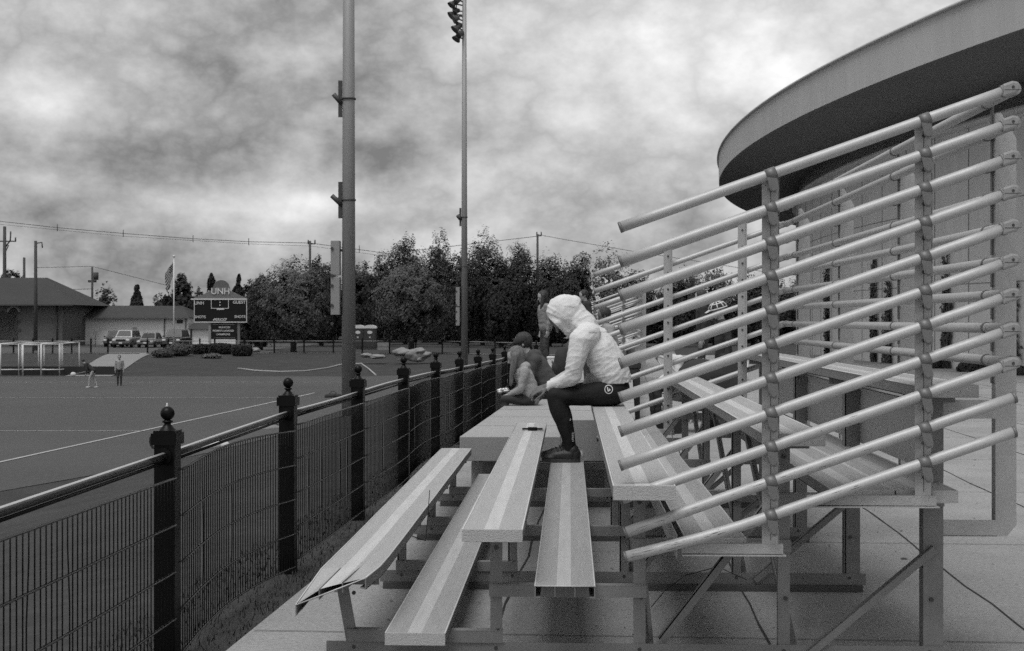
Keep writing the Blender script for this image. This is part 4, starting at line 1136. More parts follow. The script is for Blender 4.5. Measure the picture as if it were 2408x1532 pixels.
# floodlight poles
def light_pole(px, d, r0, r1, h, label, with_lamps, cab, arms):
    x = (px - 1204) / 3344.0 * d; z0 = ground_z(x, d)
    root = empty('floodlight_pole', label, 'light pole', W(x, d, z0), FACE, 'floodlight poles beside the turf')
    mb = MB(); mb.tube([(0, 0, -.2), (0, 0, h * .5), (0, 0, h)], [r0, (r0 + r1) / 2, r1], 24)
    po = mb.build('pole', POLEM, root)
    K = 3344.0 / d
    (cy0, cy1, ymid, cw, gap) = cab
    zt, zb, zm = zpx(cy0, d) - z0, zpx(cy1, d) - z0, zpx(ymid, d) - z0
    w = cw / K; xc = -r0 - gap / K - w / 2
    for (a, b) in ((zm + .03, zt), (zb, zm - .03)):
        mb = MB(); mb.box((xc, 0, (a + b) / 2), (w, .35, b - a if b > a else a - b)); o = mb.build('cabinet', mat('cabinet_grey', .24, .6, 0, .05, 1), root, bevel=.015)
    for z in (zt - .3, zb + .3): mb = MB(); mb.box(((xc - r0) / 2, 0, z), (abs(xc) , .06, .08)); mb.build('cabinet_bracket', LAMPM, root)
    for z in (zt - .25, zt - 1.1, zm - .3, zm - 1.5, zb + .3): mb = MB(); mb.tube([(xc - w * .35, -.17, z), (xc - w * .35, -.21, z)], .05, 8); mb.build('latch', LAMPM, root)
    for (ay, ex, ey) in arms:
        z = zpx(ay, d) - z0; mb = MB()
        mb.tube([(-r0 * .9, 0, z - .15), (ex / K, -.1, z + ey / K)], 8.0 / K / 2 + .02, 14)
        o = mb.build('speaker_horn', LAMPM, root)
        mb = MB(); mb.tube([(0, 0, z), (0, 0, z + .05)], r0 * 1.03, 24); mb.tube([(-r0, 0, z + .02), (ex / K * .75, 0, z + .1)], .03, 6); mb.bx(-r0 - .10, -r0 + .02, -.05, .05, z - .55, z + .6); mb.build('pole_band', LAMPM, o)
    if with_lamps:
        for (ly, lx, s, tl) in ((2, -18, 1, .3), (10, -30, 1, .9), (24, -22, 1, .2), (33, -31, 1, .7), (46, -22, 1, .4), (60, -14, 1, .2), (68, -22, 1, .8), (80, -12, 1, .5), (88, -20, 1, 1.0), (-12, -22, 1, .5), (-28, -20, 1, .3)):
            z = zpx(ly, d) - z0; mb = MB(); L = 13 / K
            dirv = Vector((-math.cos(tl), -.25, -math.sin(tl))).normalized(); p = Vector((lx / K + L * .3, random.uniform(-.3, .3), z))
            mb.tube([p - dirv * L * .55, p - dirv * L * .1, p + dirv * L * .35, p + dirv * L * .6], [.10, .17, .27, .30], 14)
            mb.tube([p, (-r0 * .3, 0, z - .1)], .045, 6)
            mb.build('floodlight', LAMPM, root)
        mb = MB(); mb.tube([(-.5, 0, zpx(0, d) - z0), (-.5, 0, zpx(85, d) - z0)], .035, 6); mb.tube([(-.75, -.35, zpx(40, d) - z0), (0, 0, zpx(40, d) - z0)], .04, 6); mb.build('lamp_frame', LAMPM, root)
    return root
light_pole(820, 45, .225, .165, 19, 'near floodlight pole with two loudspeaker horns and tall grey cabinets', False, (567, 741, 650, 21, 3), ((235, -35, 12), (473, -39, 12)))
light_pole(1092, 90, .215, .13, 24, 'far floodlight pole with a stack of dark floodlights at the top', True, (676, 766, 722, 9, 3), ((512, -16, 5), (628, -20, 2)))

# walkway fence: black posts, wires, pale kerb behind
def far_fence(pxs, d, label):
    root = empty('post_and_wire_fence', label, 'fence', far(pxs[0], d), FACE)
    inv = root.matrix_basis.inverted() if False else Matrix.Translation(root.location) @ Matrix.Rotation(FACE, 4, 'Z'); inv = inv.inverted()
    ps = [inv @ far(p, d) for p in pxs]
    for p in ps:
        mb = MB(); mb.box(p + Vector((0, 0, .58)), (.11, .11, 1.16)); mb.box(p + Vector((0, 0, 1.15)), (.14, .14, .05)); mb.ball(p + Vector((0, 0, 1.24)), .055, 8)
        mb.build('post', BLACK, root)
    for z in (1.02, .55, .1):
        mb = MB()
        for a, b in zip(ps[:-1], ps[1:]): mb.tube([a + Vector((0, 0, z)), b + Vector((0, 0, z))], .016 if z < 1 else .026, 5)
        mb.build('rail', POLEM if z > 1 else BLACK, root)
    return root
far_fence([-60, -14, 32, 78, 124, 169, 214, 254], 114.6, 'black post fence along the walkway to the brick building side of the path')
far_fence([347, 396, 470, 505, 575, 645, 715, 784, 852, 916, 978, 1040, 1102, 1164, 1226, 1290], 114.6, 'long black post fence along the walkway under the trees, beyond the path')

# boulders
def boulder(c, r, label, seed):
    bm = bmesh.new(); bmesh.ops.create_icosphere(bm, subdivisions=4, radius=1)
    for v in bm.verts:
        n = noise.noise(v.co * 1.1 + Vector((seed, 0, 0))) * .35 + noise.noise(v.co * 2.6 + Vector((seed, 3, 0))) * .12
        v.co *= 1 + n; v.co.x *= r[0]; v.co.y *= r[1]; v.co.z *= r[2]
    me = bpy.data.meshes.new('boulder'); bm.to_mesh(me); bm.free(); me.materials.append(ROCK)
    for p in me.polygons: p.use_smooth = True
    o = bpy.data.objects.new('boulder', me); C.objects.link(o); o.location = c; tag(o, label, 'boulder', 'boulders on the lawn')
DB = 100
for px, py, w, h, lb in ((946, 828, 22, 9, 'flat-topped boulder at the low end of the boulder group'), (968, 836, 20, 13, 'round pale boulder in the middle of the boulder group'), (986, 827, 16, 8, 'low boulder resting behind the round pale boulder'), (998, 835, 16, 8, 'long boulder with a sloping top closing the boulder group'), (945, 842, 14, 7, 'small dark boulder tucked under the flat-topped boulder'), (985, 843, 15, 8, 'squat boulder in front of the long sloping boulder'),
                           (862, 836, 14, 5, 'low pale rock in the flower bed before the portable toilets'), (886, 839, 20, 5, 'pale slab rock in the bed beside the portable toilets'), (338, 835, 14, 4, 'pale rock beside the shrubs under the flagpole'), (600, 824, 14, 6, 'pale rock behind the clipped hedges, by the walkway')):
    k = DB / 3344.0; d = 113 if px in (338, 600) else DB
    boulder(W((px - 1204) / 3344.0 * d, d, zpx(py, d)), (w * k, w * k * .8, h * k * 1.1), lb, px)

# portable toilets
def toilet(px, label):
    d = 132; root = empty('portable_toilet', label, 'portable toilet', far(px, d), FACE, 'portable toilets under the trees')
    TG = mat('toilet_plastic', .035, .5, 0, .1, 1) if 'toilet_plastic' not in bpy.data.materials else bpy.data.materials['toilet_plastic']
    mb = MB(); mb.bx(-.55, .55, -.55, .55, .08, 2.0); mb.build('cabin', TG, root, bevel=.04)
    mb = MB(); pr = [Vector((-.60, -.60, 1.96))] + [Vector((.60 * math.cos(t), -.60, 2.02 + .26 * math.sin(t))) for t in [math.pi - math.pi * i / 10 for i in range(11)]] + [Vector((.60, -.60, 1.96))]
    mb.prism(pr, (0, 0, 0), (0, 1.2, 0)); mb.build('roof', WHITE, root)
    mb = MB(); mb.bx(-.42, .42, -.575, -.552, .15, 1.93); o = mb.build('door', TG, root, bevel=.01)
    mb = MB(); n = 16; mb.prism([Vector((.24 * math.cos(2 * math.pi * i / n), -.580, 1.60 + .15 * math.sin(2 * math.pi * i / n))) for i in range(n)], (0, 0, 0), (0, .004, 0)); mb.build('door_sign', WHITE, o); mb = MB(); mb.bx(-.07, .07, -.582, -.576, 1.08, 1.20); mb.build('door_latch', WHITE, o)
toilet(843, 'portable toilet half hidden by the near floodlight pole'); toilet(871, 'portable toilet standing in the open beside its hidden twin')
# folding sign boards and parked things under the trees
def board(px0, px1, y0, y1, d, m, label, name='sign_board', txt=None):
    root = empty(name, label, 'sign', far((px0 + px1) / 2, d), FACE); z0 = root.location.z; k = d / 3344.0; w = (px1 - px0) * k
    a, b = zpx(y1, d) - z0, zpx(y0, d) - z0
    mb = MB(); mb.bx(-w / 2, w / 2, -.03, .03, a, b); mb.build('panel', m, root, bevel=.008)
    for s in (-1, 1): mb = MB(); mb.tube([(s * w * .42, .05, 0), (s * w * .42, .05, b)], .04, 8); mb.build('leg', LAMPM, root)
board(888, 917, 806, 826, 130, mat('board_pale', .20, .7), 'pale board leaning on posts beside the portable toilets')

def text(s, size, c, m, parent, name='lettering', depth=.01, align='CENTER', sx=1.0):
    cu = bpy.data.curves.new(name, 'FONT'); cu.body = s; cu.size = size; cu.align_x = align; cu.align_y = 'CENTER'; cu.extrude = depth; cu.offset = size * .012
    t = bpy.data.objects.new(name, cu); C.objects.link(t)
    dg = bpy.context.evaluated_depsgraph_get(); me = bpy.data.meshes.new_from_object(t.evaluated_get(dg)); bpy.data.objects.remove(t)
    me.materials.clear(); me.materials.append(m)
    o = bpy.data.objects.new(name, me); C.objects.link(o); o.location = c; o.rotation_euler = (R(90), 0, 0); o.scale = (sx, 1, 1); o.parent = parent
    return o
# scoreboard
def scoreboard():
    d = 116; k = d / 3344.0; root = empty('scoreboard', 'black scoreboard with a gabled top reading UNH, standing behind clipped hedges', 'scoreboard', far(518.6, d), FACE); z0 = root.location.z
    X = lambda p: (p - 518.6) * k
    Z = lambda p: zpx(p, d) - z0
    mb = MB(); mb.bx(X(457.5), X(580), 0, .25, Z(757.5), Z(704.5)); mb.build('display', BOARD, root, bevel=.01)
    mb = MB()
    for a in ((456.4, 581, 757, 759), (456.4, 457.8, 704, 758), (579.5, 581, 704, 758), (449, 581, 702.5, 705.5), (496.5, 497.7, 705.6, 725), (537, 538.2, 705.6, 725), (496.5, 538.2, 725.1, 726.4), (510, 527, 726.5, 729)):
        mb.bx(X(a[0]), X(a[1]), -.035, .0 if a[2] != 757 else .27, Z(a[3]), Z(a[2]))
    mb.build('frame', TEXTM, root)
    for s, x, y, sz in (('UNH', 468.5, 713.5, 8.5), ('GUEST', 562.7, 711.5, 8.2), ('SHOTS', 471, 746, 7), ('SHOTS', 564.5, 745.5, 7), ('PERIOD', 517.5, 752.5, 7)):
        text(s, sz * k * 1.22, (X(x), -.02, Z(y)), TEXTM, root)
    mb = MB()
    for x, y in ((517.3, 711.5), (517.3, 718.5), (502.5, 753.5), (532, 750.5)): mb.ball((X(x), -.03, Z(y)), (.055, .02, .055), 8)
    mb.build('colon_lamp', TEXTM, root)
    mb = MB(); mb.prism([Vector((X(x), .03, Z(y))) for x, y in ((452, 702.4), (477, 693), (497, 683), (498, 677), (540, 677), (540, 684), (560, 693), (580, 702.4))], (0, 0, 0), (0, .15, 0)); mb.build('gable', SIGNG, root)
    mb = MB(); mb.prism([Vector((X(520 + 19 * math.cos(t)), .06, Z(677 - 18 * math.sin(t)))) for t in [math.pi * i / 14 for i in range(15)]], (0, 0, 0), (0, .12, 0)); mb.build('gable_crown', mat('crown_grey', .10, .7), root)
    text('UNH', 15 * k * 1.35, (X(518.6), -.02, Z(686)), TEXTM, root, sx=1.0)
    mb = MB(); mb.bx(X(496), X(557), .02, .12, Z(797.5), Z(760)); sp = mb.build('notice_panel', BOARD, root)
    for s, y, w in (('FIELD HOCKEY', 770.5, 27), ('WOMEN\'S LACROSSE', 778.6, 50), ('CHAMPIONS', 787, 32)):
        o = text(s, 4.6 * k * 1.3, (X(525 if w != 27 else 528), 0, Z(y)), TEXTM, sp); 
        wd = max(v.co.x for v in o.data.vertices) - min(v.co.x for v in o.data.vertices); o.scale = (w * k / wd, 1, 1)
    mb = MB(); mb.bx(X(499), X(553), .0, .02, Z(764), Z(763)); mb.bx(X(503), X(553), .0, .02, Z(795.5), Z(794.5)); mb.build('notice_line', SIGNG, sp)
    mb = MB(); mb.bx(X(497), X(554), .02, .08, Z(809), Z(798.5)); mb.build('lower_banner', TEXTM, root)
    for x in (493, 560): mb = MB(); mb.bx(X(x) - .12, X(x) + .12, .10, .34, 0, Z(704)); mb.build('post', SIGNG if x == 560 else POLEM, root)
scoreboard()
# flagpole and flag
def flag():
    d = 114; k = d / 3344.0; root = empty('flagpole', 'white flagpole with a striped flag hanging limp, rising from the low shrubs', 'flagpole', far(409, d), FACE); z0 = root.location.z
    Z = lambda p: zpx(p, d) - z0
    mb = MB(); mb.tube([(0, 0, 0), (0, 0, Z(606))], [.065, .04], 12); mb.build('pole', WHITE, root)
    mb = MB(); mb.ball((0, 0, Z(603)), .11, 10); mb.build('finial', WHITE, root)
    F1, F2 = mat('flag_light', .35, .8), mat('flag_dark', .05, .8)
    mb = MB(); nu, nv = 26, 13
    def P(u, v):   # v along hoist (0 top), u along fly, draped down
        x = -.08 - u * .62 - .0 * v; z = Z(617) - v * 1.15 - u * (1.25 - .35 * (1 - v)); y = .09 * math.sin(u * 9 + v * 2) * (.3 + u)
        x += .12 * v * u - .05 * math.sin(v * 5) * u
        return Vector((x, y, z))
    for i in range(nu):
        for j in range(nv):
            m = 1 if (j % 2 == 0) else 0
            if j < 7 and i < 10: m = 1
            mb.add([P(i / nu, j / nv), P((i + 1) / nu, j / nv), P((i + 1) / nu, (j + 1) / nv), P(i / nu, (j + 1) / nv)], [(0, 1, 2, 3)], m, True)
    o = mb.build('flag', [F1, F2], root); s_ = o.modifiers.new('t', 'SOLIDIFY'); s_.thickness = .01
    mb = MB()
    for i in range(3):
        for j in range(3): p = P((i * 3 + 1.5) / nu, (j * 2 + 1) / nv); mb.ball(p + Vector((0, -.03, 0)), .035, 6)
    mb.build('flag_stars', F1, o)
flag()

# ------------------------------------------------------------------ buildings
def brick_house():
    d = 150; k = d / 3344.0; root = empty('brick_building', 'dark brick building with a broad hipped roof and an arched doorway', 'building', far(-40, d), FACE); z0 = root.location.z
    X = lambda p: (p + 40) * k
    Z = lambda p: zpx(p, d) - z0
    # wall with arched opening
    mb = MB(); n = 12; ac, ar, sy = 32, 11, 737
    zt = Z(716); zb = 0.0
    arc = [(X(ac + ar * math.cos(math.pi - math.pi * i / n)), Z(sy - ar * 1.15 * math.sin(math.pi * i / n))) for i in range(n + 1)]
    poly = [(X(-260), zb), (X(ac - ar), zb)] + arc + [(X(ac + ar), zb), (X(147), zb), (X(147), zt), (X(-260), zt)]
    bm = bmesh.new(); vs = [bm.verts.new((x, 0, z)) for x, z in poly]; f = bm.faces.new(vs)
    bmesh.ops.triangulate(bm, faces=[f]); r = bmesh.ops.extrude_face_region(bm, geom=list(bm.faces)); 
    for v in r['geom']:
        if isinstance(v, bmesh.types.BMVert): v.co.y += .5
    me = bpy.data.meshes.new('wall'); bm.to_mesh(me); bm.free(); me.materials.append(BRICK); o = bpy.data.objects.new('wall', me); C.objects.link(o); o.parent = root
    mb = MB(); mb.bx(X(146.5), X(147) + .001, .5, 12, zb, zt); mb.build('side_wall', BRICK, root)
    for (r0, r1, m, y) in ((1.06, 1.45, mat('arch_stone', .26, .9), -.05), (1.55, 1.85, BRICK, -.08)):
        mb = MB()
        for i in range(n * 2):
            t0, t1 = math.pi * i / n / 2, math.pi * (i + 1) / n / 2
            P = lambda t, rr: Vector((X(ac + ar * rr * math.cos(t)), y, Z(sy - ar * 1.15 * rr * math.sin(t))))
            mb.prism([P(t0, r0), P(t0, r1), P(t1, r1), P(t1, r0)], (0, 0, 0), (0, .12, 0))
        mb.build('arch', m, root)
    mb = MB(); mb.bx(X(ac - ar), X(ac + ar), .25, .3, 0, Z(sy)); dr = mb.build('door', mat('door_dark', .035, .6), root)
    mb = MB(); n2 = 12; mb.prism([Vector((X(ac + ar * .95 * math.cos(math.pi * i / n2)), .24, Z(sy - ar * 1.05 * math.sin(math.pi * i / n2)))) for i in range(n2 + 1)], (0, 0, 0), (0, .04, 0)); mb.build('fanlight', GLASS, root)
    for zz in (737, 757, 777):
        for s in (-1, 1): mb = MB(); mb.bx(X(ac + s * 14.5 - 3), X(ac + s * 14.5 + 3), -.06, .0, Z(zz + 3), Z(zz - 3)); mb.build('quoin', mat('quoin%d%d' % (zz, s), .05, .9), root)
    # hipped roof
    A = [Vector((X(-270), -1.2, Z(717.5))), Vector((X(178), -1.2, Z(717.5))), Vector((X(178), 13, Z(717.5))), Vector((X(-270), 13, Z(717.5)))]
    Rg = [Vector((X(-200), 5.5, Z(650))), Vector((X(72), 5.5, Z(650)))]
    mb = MB(); mb.add(A + Rg, [(0, 1, 5, 4), (1, 2, 5), (2, 3, 4, 5), (3, 0, 4), (3, 2, 1, 0)]); mb.build('roof', ROOF, root)
    mb = MB(); mb.bx(X(-271), X(179), -1.25, -1.15, Z(719.6), Z(716.8)); mb.build('gutter', LAMPM, root)
    mb = MB(); mb.tube([(X(134), -.1, Z(720)), (X(135), -.1, 0)], .08, 8); mb.build('downpipe', LAMPM, root)
    mb = MB(); mb.tube([(X(170), -1.1, Z(719)), (X(150), -.05, Z(728))], .09, 6); mb.build('eaves_bracket', LAMPM, root)
brick_house()
def low_building():
    d = 158; k = d / 3344.0; root = empty('white_building', 'long low white building with a dark shallow roof behind the parked cars', 'building', far(147, d), FACE); z0 = root.location.z
    X = lambda p: (p - 147) * k
    Z = lambda p: zpx(p, d) - z0
    mb = MB(); mb.bx(0, X(443), 0, 9, 0, Z(744)); mb.build('wall', RENDER, root)
    A = [Vector((X(147.5), -.9, Z(747))), Vector((X(449), -.9, Z(747))), Vector((X(449), 10, Z(747))), Vector((X(147.5), 10, Z(747)))]
    Rg = [Vector((X(186), 4.5, Z(718))), Vector((X(408), 4.5, Z(719)))]
    mb = MB(); mb.add(A + Rg, [(0, 1, 5, 4), (1, 2, 5), (2, 3, 4, 5), (3, 0, 4), (3, 2, 1, 0)]); mb.build('roof', ROOF, root)
    mb = MB(); mb.bx(X(147), X(449.5), -.95, -.86, Z(749.5), Z(746)); mb.build('gutter', mat('gutter_grey', .10, .8, 0, .5, 2), root)
    mb = MB(); mb.bx(X(163), X(179), -.06, .05, 0, Z(766)); o = mb.build('door_frame', LAMPM, root)
    mb = MB(); mb.bx(X(164.3), X(177.7), -.09, -.061, 0, Z(768)); dd = mb.build('door', WHITE, o); mb = MB(); mb.bx(X(169), X(173.5), -.10, -.091, Z(781), Z(777)); mb.build('door_window', GLASS, o)
    mb = MB(); mb.bx(X(165), X(179), -.08, -.0, Z(760), Z(753)); mb.build('wall_sign', SIGNG, root)
    mb = MB(); mb.bx(X(416), X(430), -.05, .01, Z(761), Z(753)); mb.build('window', GLASS, root)
    mb = MB(); mb.tube([(X(180), -.1, Z(757)), (X(203), -2.4, Z(795))], .05, 6); mb.build('stair_rail', LAMPM, root)
    for x in (388, 438): mb = MB(); mb.tube([(X(x), -.1, Z(748)), (X(x - 2), -.1, 0)], .06, 6); mb.build('downpipe', mat('pipe%d' % x, .15), root)
low_building()
def garage():
    d = 156; k = d / 3344.0; root = empty('garage', 'dark-roofed garage with a wide white door, partly behind the scoreboard', 'garage', far(448, d), FACE); z0 = root.location.z
    X = lambda p: (p - 448) * k
    Z = lambda p: zpx(p, d) - z0
    mb = MB(); mb.bx(0, X(497), 0.2, 6, 0, Z(772)); mb.build('wall', mat('garage_wall', .10, .8), root)
    mb = MB(); mb.prism([Vector((X(444), -.5, Z(774))), Vector((X(444), 3.2, Z(756))), Vector((X(444), 7, Z(774)))], (0, 0, 0), (X(503) - X(444), 0, 0)); mb.build('roof', ROOF, root)
    mb = MB(); mb.bx(X(451.5), X(490), .1, .19, .1, Z(774)); mb.build('garage_door', RENDER, root)
    mb = MB(); mb.bx(X(444.5), X(448), -.3, .0, 0, Z(774)); mb.bx(X(490.5), X(493), .0, .19, 0, Z(774)); mb.build('door_jamb', WHITE, root)
garage()

# ------------------------------------------------------------------ vehicles, seen nose-on
def car(px, d, w, h, kind, m, label, rz=0.0, L=4.6):
    root = empty('parked_car', label, 'car', far(px, d), FACE + rz, 'cars parked before the white building')
    suv = kind == 'suv'; hw = w / 2
    bh = h * (.60 if suv else .58)
    mb = MB()    # lower body as a lofted hull along y (front at y=0)
    prof = [(0.0, .42, bh * .80, .86), (.12, .32, bh * .90, .95), (1.0, .28, bh, .99), (L - .9, .28, bh * 1.02, 1.0), (L - .1, .34, bh, .95), (L, .45, bh * .85, .88)]
    rings = []
    for (y, z0, z1, ws) in prof:
        a = hw * ws; rings.append([(-a * .94, y, z0), (a * .94, y, z0), (a, y, z0 + .2), (a * .98, y, z1 - .12), (a * .86, y, z1), (-a * .86, y, z1), (-a * .98, y, z1 - .12), (-a, y, z0 + .2)])
    o = len(mb.v)
    for r in rings: mb.v += r
    n = 8
    for i in range(len(rings) - 1):
        for j in range(n): mb.f.append((i * n + j, i * n + (j + 1) % n, (i + 1) * n + (j + 1) % n, (i + 1) * n + j)); mb.m.append(0); mb.sm.append(False)
    mb.f.append(tuple(range(n))[::-1]); mb.m.append(0); mb.sm.append(False); mb.f.append(tuple((len(rings) - 1) * n + j for j in range(n))); mb.m.append(0); mb.sm.append(False)
    body = mb.build('body', m, root, bevel=.03)
    y0, y1 = (1.0, L - .15) if suv else (1.1, L - .7)
    mb = MB(); b, t = hw * .88, hw * .70
    vs = [(-b, y0, bh), (b, y0, bh), (b, y1, bh), (-b, y1, bh), (-t, y0 + .65, h), (t, y0 + .65, h), (t, y1 - (.25 if suv else .8), h), (-t, y1 - (.25 if suv else .8), h)]
    mb.add(vs, [(4, 5, 6, 7), (0, 1, 5, 4), (1, 2, 6, 5), (2, 3, 7, 6), (3, 0, 4, 7)]); cb = mb.build('cabin', m, root, bevel=.05)
    mb = MB(); V0 = Vector((0, -.012, 0))
    q = lambda u, v: Vector((-b + (2 * b) * u, y0, bh)).lerp(Vector((-t + 2 * t * u, y0 + .65, h)), v) + Vector((0, -.02, .01))
    mb.add([q(.07, .12), q(.93, .12), q(.90, .88), q(.10, .88)], [(0, 1, 2, 3)]); mb.build('windscreen', GLASS, root)
    for s in (-1, 1):
        mb = MB(); e = .015 * s
        mb.add([(s * b * .985 + e, y0 + .35, bh + .06), (s * b * .985 + e, y1 - .3, bh + .06), (s * t * 1.02 + e, y1 - .5, h - .10), (s * t * 1.02 + e, y0 + .8, h - .10)], [(0, 1, 2, 3)]); mb.build('side_window', GLASS, root)
        mb = MB(); mb.box((s * hw * .70, .02, bh * .74), (hw * .34, .14, .16)); mb.build('headlight', mat('headlight_glass', .65, .2), root, bevel=.03) if 'headlight_glass' not in bpy.data.materials else mb.build('headlight', bpy.data.materials['headlight_glass'], root, bevel=.03)
        mb = MB(); mb.box((s * (hw + .09), y0 + .35, bh + .06), (.18, .10, .14)); mb.build('mirror', m, root, bevel=.02)
        for y in (.85, L - .9):
            r = .36 if suv else .32
            mb = MB(); mb.tube([(s * (hw - .24), y, r), (s * (hw - .01), y, r)], r, 20); wl_ = mb.build('wheel', RUBBER, root)
            mb = MB(); mb.tube([(s * (hw - .02), y, r), (s * (hw + .004), y, r)], r * .6, 14); mb.build('rim', POLEM, wl_)
    mb = MB(); mb.box((0, -.0, bh * .72), (hw * .95, .10, .20)); mb.build('grille', RUBBER, root, bevel=.01)
    mb = MB(); mb.box((0, -.02, .46), (hw * 1.7, .12, .16)); mb.build('bumper', LAMPM if suv else m, root, bevel=.03)
    mb = MB(); mb.box((0, -.09, .50), (.32, .02, .15)); mb.build('number_plate', WHITE, root)
    return root
CARL = mat('car_silver', .22, .35, .4, .03, 1); CARM = mat('car_grey', .13, .35, .4, .03, 1); CARD = mat('car_black', .02, .3, .2, .03, 1)
car(284, 140, 1.95, 1.75, 'suv', CARL, 'silver off-roader parked nose-on, first of the row before the white building')
car(341, 140, 1.85, 1.50, 'sedan', CARM, 'grey saloon car parked nose-on between the silver off-roader and the black one')
car(402, 140, 2.0, 1.78, 'suv', CARD, 'black off-roader parked nose-on right behind the flagpole')
car(262, 144, 1.8, 1.65, 'suv', CARD, 'dark vehicle half hidden behind the silver off-roader', 0.05)
# small signs on posts in front of the white building
for px, y0, y1, lb in ((224, 778, 789, 'small square notice on a thin post to the side of the parked cars'), (317, 770, 780, 'small notice on a thin post standing above the grey saloon')):
    d = 147; root = empty('post_sign', lb, 'sign', far(px, d), FACE); z0 = root.location.z; k = d / 3344
    mb = MB(); mb.bx(-.22, .22, -.02, .0, zpx(y1, d) - z0, zpx(y0, d) - z0); mb.build('plate', SIGNG, root); mb = MB(); mb.tube([(0, .02, 0), (0, .02, zpx(y0, d) - z0)], .03, 6); mb.build('post', LAMPM, root)

# ------------------------------------------------------------------ goal frames at the corner of the turf
def goal(px, d, h, label):
    a = far(px, d); b = far(px + 50, d + 7.0); dv = Vector((b.x - a.x, b.y - a.y)); w = dv.length
    root = empty('goal_frame', label, 'goal', a, math.atan2(dv.y, dv.x), 'white goal frames stored at the corner of the turf')
    r = .05; D = -1.08
    for nm, a, b, rr in (('post', (0, 0, 0), (0, 0, h), r), ('post', (w, 0, 0), (w, 0, h), r), ('crossbar', (0, 0, h), (w, 0, h), r), ('top_stay', (0, 0, h), (0, D, h * .99), .03), ('top_stay', (w, 0, h), (w, D, h * .99), .03),
                     ('back_post', (0, D, h), (.05, D, .05), .032), ('back_post', (w, D, h), (w, D, .05), .035), ('ground_bar', (0, 0, .42), (0, D, .42), .035), ('ground_bar', (w, 0, .05), (w, D, .05), .035), ('back_bar', (0, D, .42), (w, D, .30), .03), ('back_bar', (0, D, h), (w, D, h), .03)):
        mb = MB(); mb.tube([a, b], rr, 10); mb.build(nm, WHITE, root)
    mb = MB()
    for i in range(12):
        z = .45 + (h - .45) * i / 11
        mb.tube([(0, D, z), (w, D, z)], .003, 4)
    for i in range(26):
        x = w * i / 25; mb.tube([(x, D, .4), (x, D, h)], .003, 4)
    mb.build('net', mat('net_cord%d' % int(px), .12), root)
goal(97, 87.4, 2.0, 'white goal frame standing nearest the concrete path')
goal(54, 87.6, 1.95, 'white goal frame in the middle of the stored row')
goal(1, 87.4, 2.0, 'white goal frame cut by the edge of the view')
mb = MB(); mb.bx(-.0, 7.6, 0, .25, 0, .55); o = mb.build('mat_stack', RUBBER, loc=far(0, 89.0)); o.rotation_euler = (0, 0, FACE); tag(o, 'long low black padding lying behind the goal frames', 'padding')

# ------------------------------------------------------------------ players and walkers
pp = far(281, 75); person('player in a pale top and dark trousers standing at the end of the turf', pp, 90 + 10, 1.62, False, CLOTH_M, CLOTH_D, SKIN_L, HAIR, False, .0, pose=(.03, -.03))
pp = far(219, 73); person('player in dark kit stooping forward with a lacrosse stick', pp, 5, 1.60, False, CLOTH_D, SKIN_L, SKIN_L, HAIR, False, .75, pose=(.20, -.20), shoes=CLOTH_W, fat=1.15)
st = empty('lacrosse_stick', 'lacrosse stick with a white net head held low by the stooping player', 'lacrosse stick', far(214, 73, .62), FACE)
mb = MB(); mb.tube([(.1, 0, .28), (-.75, -.1, .10)], .02, 6); mb.build('shaft', POLEM, st)
mb = MB(); mb.ball((-.88, -.1, .08), (.15, .06, .11), 10); mb.build('net_head', WHITE, st)
pp = far(696, 119); person('walker in white trousers and a dark jacket under the trees', pp, 0, 1.68, False, CLOTH_D, CLOTH_W, SKIN_L, HAIR, False, .0, pose=(.06, -.05))
# kit left on the grass bank
def slope_at(px, py, lift=0.0):
    for i in range(2000):
        d = 7 + i * .05; x = (px - 1204) / 3344 * d; z = zpx(py, d)
        if z <= ground_z(x, d): return W(x, d, ground_z(x, d) + lift), d
    return far(px, 60), 60
def bag(px, py, L, m, label, rz):
    p, d = slope_at(px, py); root = empty('kit_bag', label, 'bag', p, rz, 'kit bags lying beside the turf')
    fuse('bag', [('c', (-L / 2, 0, .10), (L / 2, 0, .10), .10, .12), ('e', (0, 0, .12), (L * .35, .15, .12))], m, root, .02, 2)
    mb = MB(); mb.tube([(-L * .3, 0, .2), (-L * .1, 0, .32), (L * .1, 0, .32), (L * .3, 0, .2)], .012, 6); mb.build('handle', BLACK, root)
bag(506, 1058, .55, CLOTH_W, 'pale kit bag lying on the grass between the first two fence posts', .5)
bag(640, 1018, .7, CLOTH_G, 'grey kit bag beside a heap of sticks, just before the second fence post', .3)
bag(783, 938, .55, CLOTH_D, 'black kit bag at the foot of the near floodlight pole', .2)
p, d = slope_at(373, 1062); mb = MB(); 
mb.tube([p + Vector((.24 * math.cos(t), .05, .27 + .24 * math.sin(t))) for t in [2 * math.pi * i / 24 for i in range(25)]], .035, 8, caps=False)
tag(mb.build('rubber_ring', RUBBER), 'black rubber ring standing on edge behind the first fence post', 'ring')
for (a, b, lb) in (((608, 1004), (672, 996), 'long pale stick lying on the grass by the grey kit bag'), ((600, 1016), (660, 1010), 'second pale stick crossing the first beside the grey bag'), ((478, 1048), (515, 1036), 'short pale stick propped on the grass behind the pale kit bag')):
    p, d1 = slope_at(*a, .06); q_, d2 = slope_at(*b, .10); q_ = at(b[0], b[1], d1); q_.z = max(q_.z, p.z - .02); mb = MB(); mb.tube([p, q_], .018, 6); tag(mb.build('stick', ALU), lb, 'stick')
# white bottle behind the first finial
p, d = slope_at(393, 978); mb = MB(); mb.lathe(p, [(.001, 0), (.07, 0), (.07, .30), (.03, .40), (.03, .46), (.001, .46)], 12); tag(mb.build('bottle', WHITE), 'white bottle on the turf showing beside the first fence ball', 'bottle')

